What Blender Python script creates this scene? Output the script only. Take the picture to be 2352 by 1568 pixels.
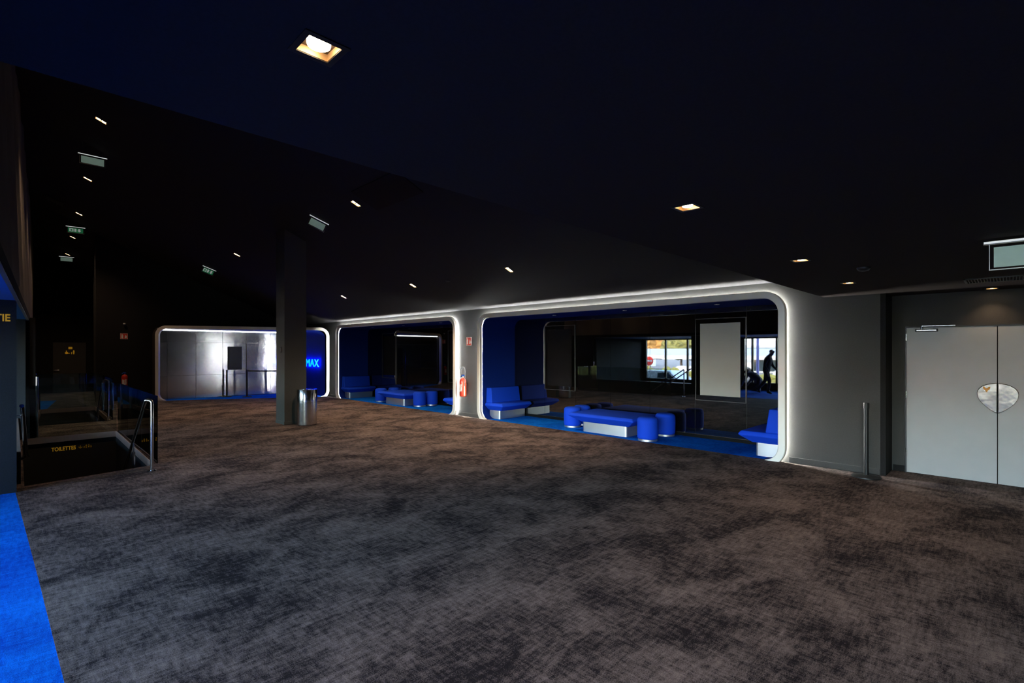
import bpy, bmesh, math, random
from mathutils import Vector, Matrix
random.seed(7)
for o in list(bpy.data.objects): bpy.data.objects.remove(o)
C = bpy.context.scene.collection
SC = bpy.context.scene
PI = math.pi

# ------------------------------------------------------------------ camera
cam = bpy.data.cameras.new('camera'); camo = bpy.data.objects.new('camera', cam); C.objects.link(camo)
cam.sensor_width = 36; cam.lens = 1146/2352*36; cam.shift_y = 22/2352; cam.clip_start = .02
camo.location = (0, 0, 1.7); camo.rotation_euler = (PI/2, 0, -PI/4)
SC.camera = camo
# ------------------------------------------------------------------ view, world, sun
vs = SC.view_settings
SC.display_settings.display_device = 'sRGB'
vs.view_transform = 'Standard'; vs.look = 'None'; vs.gamma = 1; vs.use_curve_mapping = False; vs.exposure = 0.5
SC.cycles.use_denoising = True; SC.cycles.max_bounces = 9; SC.cycles.diffuse_bounces = 4; SC.cycles.glossy_bounces = 4
SC.cycles.transparent_max_bounces = 12; SC.cycles.sample_clamp_indirect = 4.0; SC.cycles.caustics_refractive = False
SC.cycles.caustics_reflective = False
SKY = 4.3; SUN = 17.0
w = bpy.data.worlds.new('sky'); SC.world = w; w.use_nodes = True
nt = w.node_tree; bg = nt.nodes['Background']
sky = nt.nodes.new('ShaderNodeTexSky'); sky.sky_type = 'NISHITA'; sky.sun_disc = False
sky.sun_elevation = math.radians(32); sky.sun_rotation = math.radians(70)
nt.links.new(sky.outputs[0], bg.inputs[0]); bg.inputs[1].default_value = SKY
sun = bpy.data.lights.new('sun', 'SUN'); sun.energy = SUN; sun.angle = .01; sun.color = (1, .93, .82)
suno = bpy.data.objects.new('sun', sun); C.objects.link(suno)
suno.location = (30, -10, 30); suno.rotation_euler = Vector((-.8, .35, -.62)).to_track_quat('-Z', 'Y').to_euler()
def portal(y0, y1, z0, z1, X):
    l = bpy.data.lights.new('window_portal', 'AREA'); l.shape = 'RECTANGLE'; l.size = y1-y0; l.size_y = z1-z0
    l.cycles.is_portal = True
    o = bpy.data.objects.new('window_portal', l); C.objects.link(o)
    o.location = (X, (y0+y1)/2, (z0+z1)/2); o.rotation_euler = (PI/2, 0, -PI/2)
portal(-3.6, 8.4, .28, 2.3, -3.93)
portal(9.1, 13.3, .28, 2.3, -3.93)
portal(13.5, 14.1, .57, 1.07, .26)

# ------------------------------------------------------------------ materials
M = {}
def mat(name, col, rough=.6, metal=0., ior=1.5, var=.12, vscale=6., emis=None, es=0., bump=0., bscale=40., spec=.5, coat=0., aniso=0.):
    m = bpy.data.materials.new(name); m.use_nodes = True; n = m.node_tree.nodes; L = m.node_tree.links
    p = n['Principled BSDF']
    p.inputs['Roughness'].default_value = rough; p.inputs['Metallic'].default_value = metal; p.inputs['IOR'].default_value = ior
    p.inputs['Specular IOR Level'].default_value = spec; p.inputs['Coat Weight'].default_value = coat
    p.inputs['Anisotropic'].default_value = aniso
    tc = n.new('ShaderNodeTexCoord'); no = n.new('ShaderNodeTexNoise'); no.inputs['Scale'].default_value = vscale
    no.inputs['Detail'].default_value = 4; L.new(tc.outputs['Object'], no.inputs['Vector'])
    r = n.new('ShaderNodeValToRGB')
    r.color_ramp.elements[0].position = .3; r.color_ramp.elements[1].position = .7
    r.color_ramp.elements[0].color = tuple(c*(1-var) for c in col)+(1,)
    r.color_ramp.elements[1].color = tuple(min(1, c*(1+var)) for c in col)+(1,)
    L.new(no.outputs['Fac'], r.inputs[0]); L.new(r.outputs[0], p.inputs['Base Color'])
    if emis:
        p.inputs['Emission Color'].default_value = emis+(1,); p.inputs['Emission Strength'].default_value = es
    if bump:
        nb = n.new('ShaderNodeTexNoise'); nb.inputs['Scale'].default_value = bscale; nb.inputs['Detail'].default_value = 2
        b = n.new('ShaderNodeBump'); b.inputs['Strength'].default_value = bump; b.inputs['Distance'].default_value = .02
        L.new(tc.outputs['Object'], nb.inputs['Vector']); L.new(nb.outputs['Fac'], b.inputs['Height']); L.new(b.outputs[0], p.inputs['Normal'])
    M[name] = m; return m
def carpet(name, light, dark, patch=.75, lo=.36, hi=.64):
    m = bpy.data.materials.new(name); m.use_nodes = True; n = m.node_tree.nodes; L = m.node_tree.links
    p = n['Principled BSDF']; p.inputs['Roughness'].default_value = 1.; p.inputs['Specular IOR Level'].default_value = .05
    p.inputs['Sheen Weight'].default_value = 0
    tc = n.new('ShaderNodeTexCoord')
    def noise(scale, sx, sy, det=4, rough=.6, dist=0.):
        mp = n.new('ShaderNodeMapping'); mp.inputs['Scale'].default_value = (sx, sy, 1)
        t = n.new('ShaderNodeTexNoise'); t.inputs['Scale'].default_value = scale; t.inputs['Detail'].default_value = det
        t.inputs['Roughness'].default_value = rough; t.inputs['Distortion'].default_value = dist
        L.new(tc.outputs['Object'], mp.inputs[0]); L.new(mp.outputs[0], t.inputs['Vector']); return t.outputs['Fac']
    def mth(op, a, b):
        x = n.new('ShaderNodeMath'); x.operation = op
        for i, v in enumerate((a, b)):
            if isinstance(v, (int, float)): x.inputs[i].default_value = v
            else: L.new(v, x.inputs[i])
        return x.outputs[0]
    big = noise(patch, 1, 1.25, 7, .66, .5)
    a = noise(34, 1, .22, 3, .7); b = noise(34, .22, 1, 3, .7); g = noise(150, 1, 1, 2)
    f = mth('ADD', mth('MULTIPLY', mth('SUBTRACT', big, .5), 1.25), mth('ADD', mth('MULTIPLY', mth('SUBTRACT', a, .5), .75), mth('MULTIPLY', mth('SUBTRACT', b, .5), .75)))
    f = mth('ADD', mth('ADD', f, mth('MULTIPLY', mth('SUBTRACT', g, .5), .9)), .5)
    r = n.new('ShaderNodeValToRGB'); e = r.color_ramp.elements
    e[0].position = lo; e[1].position = hi; e[0].color = dark+(1,); e[1].color = light+(1,)
    L.new(f, r.inputs[0]); L.new(r.outputs[0], p.inputs['Base Color'])
    bp = n.new('ShaderNodeBump'); bp.inputs['Strength'].default_value = .35; bp.inputs['Distance'].default_value = .004
    L.new(g, bp.inputs['Height']); L.new(bp.outputs[0], p.inputs['Normal'])
    M[name] = m; return m
def pane_mat(name, tint, refl_ior):
    m = bpy.data.materials.new(name); m.use_nodes = True; n = m.node_tree.nodes; L = m.node_tree.links
    n.remove(n['Principled BSDF'])
    t = n.new('ShaderNodeBsdfTransparent'); t.inputs[0].default_value = tint+(1,)
    g = n.new('ShaderNodeBsdfGlossy'); g.inputs['Roughness'].default_value = .01
    f = n.new('ShaderNodeFresnel'); f.inputs['IOR'].default_value = refl_ior
    x = n.new('ShaderNodeMixShader'); L.new(f.outputs[0], x.inputs[0]); L.new(t.outputs[0], x.inputs[1]); L.new(g.outputs[0], x.inputs[2])
    L.new(x.outputs[0], n['Material Output'].inputs[0]); M[name] = m; return m
carpet('carpet_grey', (.235, .182, .162), (.020, .016, .018), 1.4, .30, .86)
carpet('carpet_blue', (.002, .19, .86), (.001, .055, .42), .8, .2, .8)
mat('wall_cloth', (.062, .060, .056), .85, var=.06, vscale=60, spec=.15, bump=.15, bscale=220)
mat('black_cloth', (.018, .017, .017), .9, var=.15, vscale=80, spec=.1)
mat('ceiling_slope', (.042, .039, .039), .92, var=.1, vscale=90, spec=.1)
mat('plinth_black', (.004, .004, .004), .6, var=.1, spec=.1)
mat('sign_lamp', (.9, .95, .9), .4, var=.03, emis=(.85, .9, .88), es=.45)
mat('pillar_cloth', (.105, .102, .092), .85, var=.06, vscale=60, spec=.15)
mat('pier_cloth', (.022, .027, .034), .9, var=.1, vscale=60, spec=.1)
mat('tunnel_cloth', (.035, .028, .022), .9, var=.1, spec=.1)
mat('bay_cloth', (.035, .042, .05), .9, var=.08, vscale=60, spec=.1)
mat('lamp_top', (.03, .018, .010), .6, var=.05)
mat('ceiling_black', (.034, .025, .022), .92, var=.1, vscale=90, spec=.1)
mat('bulkhead_cloth', (.13, .115, .10), .9, var=.1, vscale=1.2, spec=.1)
mat('blue_cloth', (.004, .025, .22), .8, var=.08, vscale=70, spec=.15)
mat('blue_fabric', (.004, .055, .62), .75, var=.06, vscale=90, spec=.2, bump=.1, bscale=300)
mat('blue_paint', (.003, .16, .50), .6, var=.04)
mat('frame_white', (.90, .86, .78), .36, .22, var=.03, vscale=2)
mat('door_paint', (.38, .385, .375), .36, var=.05, vscale=3)
mat('steel', (.62, .62, .62), .18, 1., var=.05, vscale=20)
mat('brushed_steel', (.74, .75, .77), .40, 1., var=.05, vscale=3, aniso=.3)
mat('shield_steel', (.20, .20, .205), .18, 1., var=.25, vscale=9, bump=.12, bscale=7)
mat('steel_wall', (.33, .33, .36), .17, 1., var=.05, vscale=1.5, bump=.6, bscale=.7)
mat('chrome', (.75, .75, .75), .08, 1., var=.03)
mat('band_steel', (.60, .44, .35), .4, .55, var=.08)
mat('black_glass', (.003, .003, .003), .015, 0, 2.3, var=.1)
mat('case_frame', (.10, .095, .09), .4, .5, var=.1)
mat('seam_grey', (.22, .21, .20), .4, .5, var=.1)
mat('poster_blank', (.46, .45, .40), .55, var=.035, vscale=2.2)
mat('poster_dark', (.007, .005, .0045), .6, spec=.12, var=.2, vscale=3)
mat('black_metal', (.012, .012, .012), .4, .3, var=.1)
mat('black_plastic', (.015, .015, .016), .5, var=.1)
mat('red_paint', (.62, .035, .012), .28, var=.05, coat=.4)
mat('red_sign', (.60, .035, .02), .5, var=.05)
mat('sign_white', (.78, .77, .74), .5, var=.03)
mat('hose_grey', (.10, .10, .10), .5, var=.1)
mat('blue_plastic', (.01, .10, .55), .4, var=.05)
mat('yellow_letter', (.70, .42, .03), .5, var=.05, emis=(.9, .5, .03), es=.12)
mat('toilet_letter', (.70, .38, .03), .5, var=.05, emis=(.9, .48, .03), es=.10)
mat('orange_mark', (.80, .33, .02), .5, var=.05)
mat('lamp_disc', (1, .9, .7), .5, var=.02, emis=(1, .72, .42), es=16)
mat('lamp_can', (.42, .28, .15), .4, .6, var=.05)
mat('led', (1, 1, 1), .5, var=.02, emis=(.96, 1., .95), es=260)
mat('tube_light', (1, 1, 1), .5, var=.02, emis=(.94, 1., 1.), es=12)
mat('neon_blue', (.05, .3, 1), .5, var=.02, emis=(.0, .021, 1.), es=22)
mat('exit_plate', (.55, .75, .62), .35, var=.08, vscale=8, emis=(.5, .72, .58), es=.10)
mat('exit_green', (.02, .30, .12), .4, var=.08, emis=(.05, .5, .2), es=.08)
mat('exit_white', (.8, .9, .82), .4, var=.03, emis=(.8, .9, .82), es=.15)
mat('slat_dark', (.07, .06, .055), .5, .4, var=.1)
mat('alu', (.70, .70, .70), .3, 1., var=.05)
mat('skin', (.42, .22, .15), .6, var=.06)
mat('dark_jacket', (.020, .021, .024), .85, var=.15, vscale=30)
mat('dark_jeans', (.018, .020, .028), .85, var=.15, vscale=30)
mat('grey_shirt', (.13, .11, .10), .85, var=.15, vscale=30)
mat('shoe_black', (.012, .012, .012), .5, var=.1)
mat('hair_dark', (.015, .011, .009), .7, var=.2, vscale=60)
mat('asphalt', (.16, .16, .16), .95, var=.2, vscale=3)
mat('hedge', (.22, .20, .04), .95, var=.55, vscale=5)
mat('tree_leaf', (.13, .12, .03), .95, var=.6, vscale=3)
mat('tree_orange', (.32, .16, .04), .95, var=.5, vscale=3)
mat('bark', (.10, .07, .05), .9, var=.2)
mat('white_wall', (.80, .80, .78), .7, var=.04)
mat('car_white', (.78, .80, .83), .3, var=.03, coat=.5)
mat('car_grey', (.30, .31, .34), .3, var=.03, coat=.5)
mat('car_red', (.45, .05, .04), .3, var=.03, coat=.5)
mat('car_glass', (.02, .03, .035), .08, var=.05)
mat('tyre', (.02, .02, .02), .8, var=.1)
mat('roof_grey', (.34, .38, .44), .6, var=.1, vscale=2)
mat('violet_paint', (.20, .20, .50), .5, var=.05)
pane_mat('window_pane', (.96, .98, .98), 1.45)
pane_mat('balustrade_glass', (.78, .86, .84), 1.5)

# ------------------------------------------------------------------ object helpers
def link(name, me, m, parent=None, smooth=False):
    o = bpy.data.objects.new(name, me); C.objects.link(o)
    ms = m if isinstance(m, (list, tuple)) else [m]
    for k in ms: me.materials.append(M[k])
    if parent is not None: o.parent = parent
    if smooth:
        for p in me.polygons: p.use_smooth = True
    return o
def ob(name, bm, m, parent=None, smooth=False, auto=None):
    bmesh.ops.recalc_face_normals(bm, faces=bm.faces)
    me = bpy.data.meshes.new(name); bm.to_mesh(me); bm.free()
    if auto:
        for p in me.polygons: p.use_smooth = True
        me.set_sharp_from_angle(angle=math.radians(auto))
    return link(name, me, m, parent, smooth)
def tag(o, label, cat, group=None, kind=None):
    o['label'] = label; o['category'] = cat
    if group: o['group'] = group
    if kind: o['kind'] = kind
    return o
def struct(o, label, cat): return tag(o, label, cat, kind='structure')
def thing(name, label, cat, loc=(0, 0, 0), rz=0, group=None):
    o = bpy.data.objects.new(name, None); C.objects.link(o); o.location = loc; o.rotation_euler = (0, 0, rz); o.empty_display_size = .1
    return tag(o, label, cat, group)
def dup(root, loc=None, rz=None, label=None, group=None):
    r = root.copy(); C.objects.link(r)
    if loc is not None: r.location = loc
    if rz is not None: r.rotation_euler = (0, 0, rz)
    if label: r['label'] = label
    if group: r['group'] = group
    for ch in list(root.children):
        c = ch.copy(); C.objects.link(c); c.parent = r
        for g in list(ch.children):
            d = g.copy(); C.objects.link(d); d.parent = c
    return r
def nb(): return bmesh.new()
def box(bm, x0, x1, y0, y1, z0, z1, bev=0, seg=2):
    b = bmesh.new(); bmesh.ops.create_cube(b, size=1)
    for v in b.verts: v.co = Vector(((x0+x1)/2+v.co.x*(x1-x0), (y0+y1)/2+v.co.y*(y1-y0), (z0+z1)/2+v.co.z*(z1-z0)))
    if bev: bmesh.ops.bevel(b, geom=b.edges[:], offset=bev, segments=seg, profile=.5, affect='EDGES')
    merge(bm, b); return bm
def vbox(bm, x0, x1, y0, y1, z0, z1, r, seg=6):
    L = rrect(x0, x1, y0, y1, r, seg); return loft(bm, [[(a, b, z0) for a, b in L], [(a, b, z1) for a, b in L]], caps=True)
def merge(bm, b):
    me = bpy.data.meshes.new('t'); b.to_mesh(me); b.free(); bm.from_mesh(me); bpy.data.meshes.remove(me)
def cyl(bm, p0, p1, r, seg=20, r2=None, bev=0):
    p0, p1 = Vector(p0), Vector(p1); d = p1-p0; b = bmesh.new()
    bmesh.ops.create_cone(b, cap_ends=True, segments=seg, radius1=r, radius2=r if r2 is None else r2, depth=d.length)
    q = d.to_track_quat('Z', 'Y').to_matrix().to_4x4()
    bmesh.ops.transform(b, matrix=Matrix.Translation((p0+p1)/2) @ q, verts=b.verts[:])
    merge(bm, b); return bm
def tube(bm, pts, r, seg=12):
    pts = [Vector(p) for p in pts]; rings = []
    for i, p in enumerate(pts):
        a = pts[max(0, i-1)]; c = pts[min(len(pts)-1, i+1)]; t = (c-a).normalized()
        q = t.to_track_quat('Z', 'Y') if i == 0 else Vector(prev_t).rotation_difference(t) @ q
        prev_t = t.copy()
        rr = r[i] if isinstance(r, (list, tuple)) else r
        rings.append([bm.verts.new(p+q @ Vector((rr*math.cos(2*PI*k/seg), rr*math.sin(2*PI*k/seg), 0))) for k in range(seg)])
    for a, b in zip(rings, rings[1:]):
        for k in range(seg): bm.faces.new((a[k], a[(k+1) % seg], b[(k+1) % seg], b[k]))
    bm.faces.new(rings[0][::-1]); bm.faces.new(rings[-1]); return bm
def lathe(bm, prof, cx=0, cy=0, seg=40):
    rings = []
    for r, z in prof:
        if r <= 1e-6: rings.append([bm.verts.new((cx, cy, z))]); continue
        rings.append([bm.verts.new((cx+r*math.cos(2*PI*k/seg), cy+r*math.sin(2*PI*k/seg), z)) for k in range(seg)])
    for a, b in zip(rings, rings[1:]):
        for k in range(seg):
            k2 = (k+1) % seg
            if len(a) == 1 and len(b) == 1: continue
            if len(a) == 1: bm.faces.new((a[0], b[k], b[k2]))
            elif len(b) == 1: bm.faces.new((a[k], a[k2], b[0]))
            else: bm.faces.new((a[k], a[k2], b[k2], b[k]))
    return bm
def rrect(a0, a1, b0, b1, r, n=10, rb=None):
    rb = r if rb is None else rb
    out = []
    for cx, cy, s, rr in ((a1-rb, b0+rb, -PI/2, rb), (a1-r, b1-r, 0, r), (a0+r, b1-r, PI/2, r), (a0+rb, b0+rb, PI, rb)):
        for k in range(n+1):
            t = s+PI/2*k/n; out.append((cx+rr*math.cos(t), cy+rr*math.sin(t)))
    return out
def poly(bm, outer, holes, fn, ext=None):
    """flat polygon with holes; fn maps (a,b)->xyz; ext = vector of its thickness"""
    b = bmesh.new(); edges = []
    for loop in [outer]+list(holes):
        vs_ = [b.verts.new(fn(*p)) for p in loop]
        for i in range(len(vs_)): edges.append(b.edges.new((vs_[i], vs_[(i+1) % len(vs_)])))
    bmesh.ops.triangle_fill(b, edges=edges, use_beauty=True, use_dissolve=False)
    if ext:
        g = bmesh.ops.extrude_face_region(b, geom=b.faces[:])
        for e in g['geom']:
            if isinstance(e, bmesh.types.BMVert): e.co += Vector(ext)
    bmesh.ops.recalc_face_normals(b, faces=b.faces[:])
    merge(bm, b); return bm
def loft(bm, loops, closed=True, caps=False):
    R = [[bm.verts.new(p) for p in l] for l in loops]
    n = len(R[0])
    for a, b in zip(R, R[1:]):
        for k in range(n if closed else n-1):
            k2 = (k+1) % n; bm.faces.new((a[k], a[k2], b[k2], b[k]))
    if caps: bm.faces.new(R[0][::-1]); bm.faces.new(R[-1])
    return bm
def clip_below(bm, z):
    bmesh.ops.bisect_plane(bm, geom=bm.verts[:]+bm.edges[:]+bm.faces[:], plane_co=(0, 0, z), plane_no=(0, 0, 1), clear_inner=True)
def text(name, s, size, m, mtx, parent=None, ext=.004, align='LEFT', sx=1., bold=0.):
    c = bpy.data.curves.new(name, 'FONT'); c.body = s; c.size = size; c.extrude = ext; c.align_x = align; c.offset = bold
    t = bpy.data.objects.new(name, c); C.objects.link(t); bpy.context.view_layer.update()
    me = bpy.data.meshes.new_from_object(t.evaluated_get(bpy.context.evaluated_depsgraph_get()))
    bpy.data.objects.remove(t); me.transform(Matrix.Diagonal((sx, 1, 1, 1))); me.transform(mtx); me.materials.clear()
    return link(name, me, m, parent)
def basis(o, ax, up):   # text plane: ax = reading direction, up
    ax, up = Vector(ax).normalized(), Vector(up).normalized(); n = ax.cross(up)
    mt = Matrix((ax, up, n)).transposed().to_4x4(); return Matrix.Translation(o) @ mt

def ceil_z(X): return 2.77+.44*(8.4-X)
# ================================================================== SETTING
# ---- floor with the two stair wells
bm = nb()
DA, DB = Vector((3.529, 20.653)), Vector((8.237, 18.161))        # the slanted shop-front line at the far end
U2 = (DB-DA).normalized(); N2 = Vector((-U2.y, U2.x))
if N2.dot(DA) < 0: N2 = -N2
well1 = [(.10, 8.78), (1.50, 9.06), (1.56, 13.40), (.12, 13.40)]
well2 = [(.36, 15.60), (1.68, 15.60), (1.78, 19.80), (.57, 19.80)]
poly(bm, [(.16, -4), (8.9, -4), (8.9, 1.265), (8.36, 1.265), (8.36, 18.1), (8.237, 18.161), (3.529, 20.653), (3.42, 20.7), (3.42, 21.56), (1.94, 21.56), (2.45, 27.4), (2.6, 31), (.4, 31), (.4, 23.35), (1.07, 23.35), (.70, 20.0), (.55, 20.0), (.16, 13.45), (.05, 13.42), (.0, 8.6), (.02, 8.47), (.07, 7.0), (.13, 5.25), (.186, 3.43), (.2, 1.5)], [well1, well2], lambda a, b: (a, b, 0), (0, 0, -.12))
struct(ob('floor', bm, 'carpet_grey'), 'grey brown mottled carpet covering the hall floor', 'floor')
bm = nb()
poly(bm, [(-4, -4), (.16, -4), (.2, 1.5), (.186, 3.43), (.13, 5.25), (.07, 7.0), (.02, 8.47), (-4, 8.47)], [], lambda a, b: (a, b, -.001), (0, 0, -.1))
struct(ob('floor_blue', bm, 'carpet_blue'), 'bright blue carpet strip along the window bay', 'floor')
bm = nb()
poly(bm, [(.5, 20.0), (.70, 20.0), (1.07, 23.35), (.4, 23.35)], [], lambda a, b: (a, b, -.001), (0, 0, -.1))
struct(ob('floor_blue', bm, 'carpet_blue'), 'blue carpet strip at the far end by the toilet door', 'floor')
bm = nb(); box(bm, -4, .1, 8.97, 13.45, -.9, -.8)
struct(ob('floor_stair_bay', bm, 'black_cloth'), 'dark floor of the second window bay behind the stairs', 'floor')
# nosing grooves before the first stair
for i, dy in enumerate((.13, .22, .31)):
    bm = nb()
    poly(bm, [(.02, 8.76-dy-.01), (1.36, 9.03-dy-.01), (1.36, 9.03-dy+.01), (.02, 8.76-dy+.01)], [], lambda a, b: (a, b, .001), (0, 0, .002))
    struct(ob('trim_%d' % (i+1), bm, 'black_plastic'), 'thin dark groove in the carpet before the stairs, number %s from the stairs' % ('one', 'two', 'three')[i], 'trim')

# ---- right hand wall with two rounded openings
BIG = (2.42, 9.53); SMALL = (10.41, 17.37)
def inset(Y, d, r): return rrect(Y[0]+d, Y[1]-d, -.105+d, 2.63-d, r)
bm = nb()
poly(bm, [(1.265, -.15), (21.6, -.15), (21.6, 2.9), (1.265, 2.9)], [inset(BIG, .099, .235), inset(SMALL, .099, .235)], lambda a, b: (8.4, a, b), (.06, 0, 0))
struct(ob('wall_right', bm, 'wall_cloth'), 'dark grey cloth wall holding the two lit lounge openings', 'wall')
bm = nb(); box(bm, 8.4, 8.96, 1.205, 1.265, 0, 2.7)
struct(ob('wall_return', bm, 'black_cloth'), 'short dark wall return beside the double door', 'wall')
# door wall
bm = nb(); box(bm, 8.9, 8.98, -4, -.80, 0, 2.7); box(bm, 8.9, 8.98, 1.045, 1.265, 0, 2.7); box(bm, 8.9, 8.98, -.80, 1.045, 2.03, 2.7)
struct(ob('wall_door', bm, 'wall_cloth'), 'dark wall around the grey double door', 'wall')
for nm, (a, b, X) in {'baseboard_right': (1.27, 2.40, 8.4), 'baseboard_middle': (9.55, 10.39, 8.4), 'baseboard_corner': (17.39, 18.05, 8.4)}.items():
    bm = nb(); box(bm, X-.018, X, a, b, 0, .085, .004)
    struct(ob(nm, bm, 'wall_cloth'), 'low grey skirting board ' + {'baseboard_right': 'beside the double door', 'baseboard_middle': 'under the fire extinguisher', 'baseboard_corner': 'in the far corner'}[nm], 'skirting board')
bm = nb(); box(bm, 8.88, 8.9, 1.06, 1.19, 0, .085, .004)
struct(ob('baseboard_door', bm, 'black_cloth'), 'short dark skirting board by the door jamb', 'skirting board')
# ---- the alcoves: blue lining, floor, black glass
for nm, Y in (('right', BIG), ('middle', SMALL)):
    which = 'wide lounge opening nearest the double door' if nm == 'right' else 'lounge opening beyond the fire extinguisher'
    d = .105
    prof = [p for p in rrect(Y[0]+d, Y[1]-d, 0, 2.525, .23, 10)]
    prof = prof[0:]  # counter-clockwise from lower right
    bm = nb(); loft(bm, [[(X, a, b) for a, b in prof] for X in (8.361, 9.57)])
    for f in list(bm.faces):
        if all(abs(v.co.z) < 1e-4 for v in f.verts): bm.faces.remove(f)
    struct(ob('wall_alcove_'+nm, bm, 'blue_cloth', auto=40), 'dark blue cloth lining of the '+which, 'wall lining')
    bm = nb(); box(bm, 8.36, 9.57, Y[0]+d+.2, Y[1]-d-.2, -.1, 0)
    struct(ob('floor_alcove_'+nm, bm, 'carpet_blue'), 'blue carpet inside the '+which, 'carpet')
    base = 3.445-1.0 if nm == 'right' else 11.35-1.0
    cuts = [Y[0]-.05]+[base+k*.985 for k in range(1, 8) if Y[0]+.2 < base+k*.985 < Y[1]-.1]+[Y[1]+.05]
    g = struct(bpy.data.objects.new('wall_glass_'+nm, None), 'black mirror glass back wall of the '+which, 'glass wall'); C.objects.link(g)
    for a, b in zip(cuts, cuts[1:]):
        bm = nb(); box(bm, 9.53, 9.55, a+.003, b-.003, .07, 2.70); ob('panel', bm, 'black_glass', g)
    bm = nb(); box(bm, 9.545, 9.56, Y[0]-.05, Y[1]+.05, 0, 2.7); ob('backing', bm, 'seam_grey', g)
    bm = nb(); box(bm, 9.525, 9.545, Y[0]-.05, Y[1]+.05, 0, .066); ob('plinth_strip', bm, 'plinth_black', g)
# ---- far slanted front with its opening, metal clad recess
def dpt(s, z, off=0): p = DA+U2*s+N2*off; return (p.x, p.y, z)
bm = nb(); box(bm, 1.95, 8.5, 21.55, 21.62, -.1, 6.2)
struct(ob('wall_far', bm, 'black_cloth'), 'black wall behind the steel clad recess', 'wall')
def sl_(d, r): return [dpt(a, b, .12) for a, b in rrect(-.11+d, 5.50-d, -.105+d, 2.58-d, r, 14)]
bm = nb(); loft(bm, [sl_(.004, .326), [(x, 21.55, z) for x, y, z in sl_(.004, .326)], [(x, 21.55, z) for x, y, z in sl_(.06, .27)], sl_(.06, .27), sl_(.004, .326)]); clip_below(bm, -.01)
struct(ob('wall_tunnel', bm, 'tunnel_cloth', auto=40), 'dark brown outer shell of the steel clad recess', 'wall')
bm = nb(); p = (1.95, 21.55); box(bm, 0, .06, 0, 6.0, 0, 6.6)
o = struct(ob('wall_corridor', bm, 'black_cloth'), 'black side wall leading back to the toilet door', 'wall'); o.location = (p[0], p[1], 0); o.rotation_euler = (0, 0, -.078)
def liney(X): return DA.y+(X-DA.x)*U2.y/U2.x
bm = nb()
poly(bm, [(3.78, 20.87), (3.78, liney(3.78)+.1), (8.05, liney(8.05)+.1), (8.05, 20.87)], [], lambda a, b: (a, b, 2.472), (0, 0, .05))
struct(ob('ceiling_recess', bm, 'blue_cloth'), 'dark blue ceiling of the metal clad recess', 'ceiling')
bm = nb()
poly(bm, [(3.46, 20.87), (3.529, 20.653), (8.3, liney(8.3)), (8.3, 20.87)], [], lambda a, b: (a, b, -.002), (0, 0, -.1))
struct(ob('floor_recess', bm, 'carpet_blue'), 'blue carpet of the metal clad recess', 'carpet')
prof = [(8.28, 0.)]+[(8.0+.28*math.cos(t*PI/16), 2.19+.28*math.sin(t*PI/16)) for t in range(9)]
bm = nb(); loft(bm, [[(a, liney(a)+.06, b) for a, b in prof], [(a, 20.87, b) for a, b in prof]], closed=False)
struct(ob('wall_recess', bm, 'blue_cloth', auto=40), 'deep blue side wall behind the glowing lettering', 'wall')
wm = struct(bpy.data.objects.new('wall_metal', None), 'brushed steel panelled wall of the far recess', 'wall'); C.objects.link(wm)
xs = [3.50, 3.81, 4.677, 5.543, 6.36, 7.254, 8.28]; zs = [0, .83, 2.01, 2.5]
for i in range(6):
    for j in range(3):
        if i >= 4 and j < 2: continue
        bm = nb(); box(bm, xs[i]+.004, xs[i+1]-.004, 20.85, 20.87, zs[j]+.003, zs[j+1]-.003, .002, 1); ob('panel', bm, 'steel_wall', wm)
bm = nb(); box(bm, 3.48, 8.3, 20.868, 20.9, 0, 2.5); ob('backing', bm, 'black_metal', wm)
d3 = struct(bpy.data.objects.new('door_3', None), 'steel double door in the metal clad recess with shield plate', 'door'); C.objects.link(d3)
for a, b in ((6.36, 7.254), (7.254, 8.28)):
    bm = nb(); box(bm, a+.005, b-.005, 20.845, 20.868, .01, 2.005, .003, 1); ob('door_leaf', bm, 'steel_wall', d3)

# ---- pillar
bm = nb(); box(bm, 4.425, 4.93, 11.845, 12.355, 0, 4.7)
pl = struct(ob('pillar', bm, 'pillar_cloth'), 'square dark grey pillar standing behind the steel bin', 'pillar')
bm = nb(); box(bm, 4.412, 4.943, 11.832, 12.368, 0, .07, .004); ob('skirting', bm, 'pillar_cloth', pl)
bm = nb(); box(bm, 4.418, 4.425, 12.03, 12.10, 1.66, 1.80, .003); sw = ob('switch_plate', bm, 'black_plastic', pl)
bm = nb(); box(bm, 4.413, 4.42, 12.05, 12.08, 1.69, 1.77, .002); ob('switch', bm, 'seam_grey', sw)

# ---- left side: window bays, bulkhead, sortie wall
bm = nb()
def bulk_x(y, top):
    pb = ((1.9, -.16), (14, .228), (20, .40), (31, .62)); pt = ((1.9, -.33), (14, .09), (20, .29), (31, .66))
    for (y0, x0), (y1, x1) in zip(*(lambda q: (q, q[1:]))(pt if top else pb)):
        if y <= y1: return x0+(x1-x0)*(y-y0)/(y1-y0)
    return x1
ys = [1.9+.12*k for k in range(243)]
wv = lambda y: .022*math.sin(y*3.1)+.012*math.sin(y*7.3+1)
loft(bm, [[(bulk_x(y, 0), y, 2.31), (bulk_x(y, 0)-.015, y, 2.47), (bulk_x(y, 0)-.03+wv(y), y, 2.52), (bulk_x(y, 1)+wv(y), y, 6.9)] for y in ys], closed=False)
struct(ob('wall_left', bm, 'bulkhead_cloth', auto=60), 'brown grey cloth bulkhead above the window bays', 'wall')
bm = nb()
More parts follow.
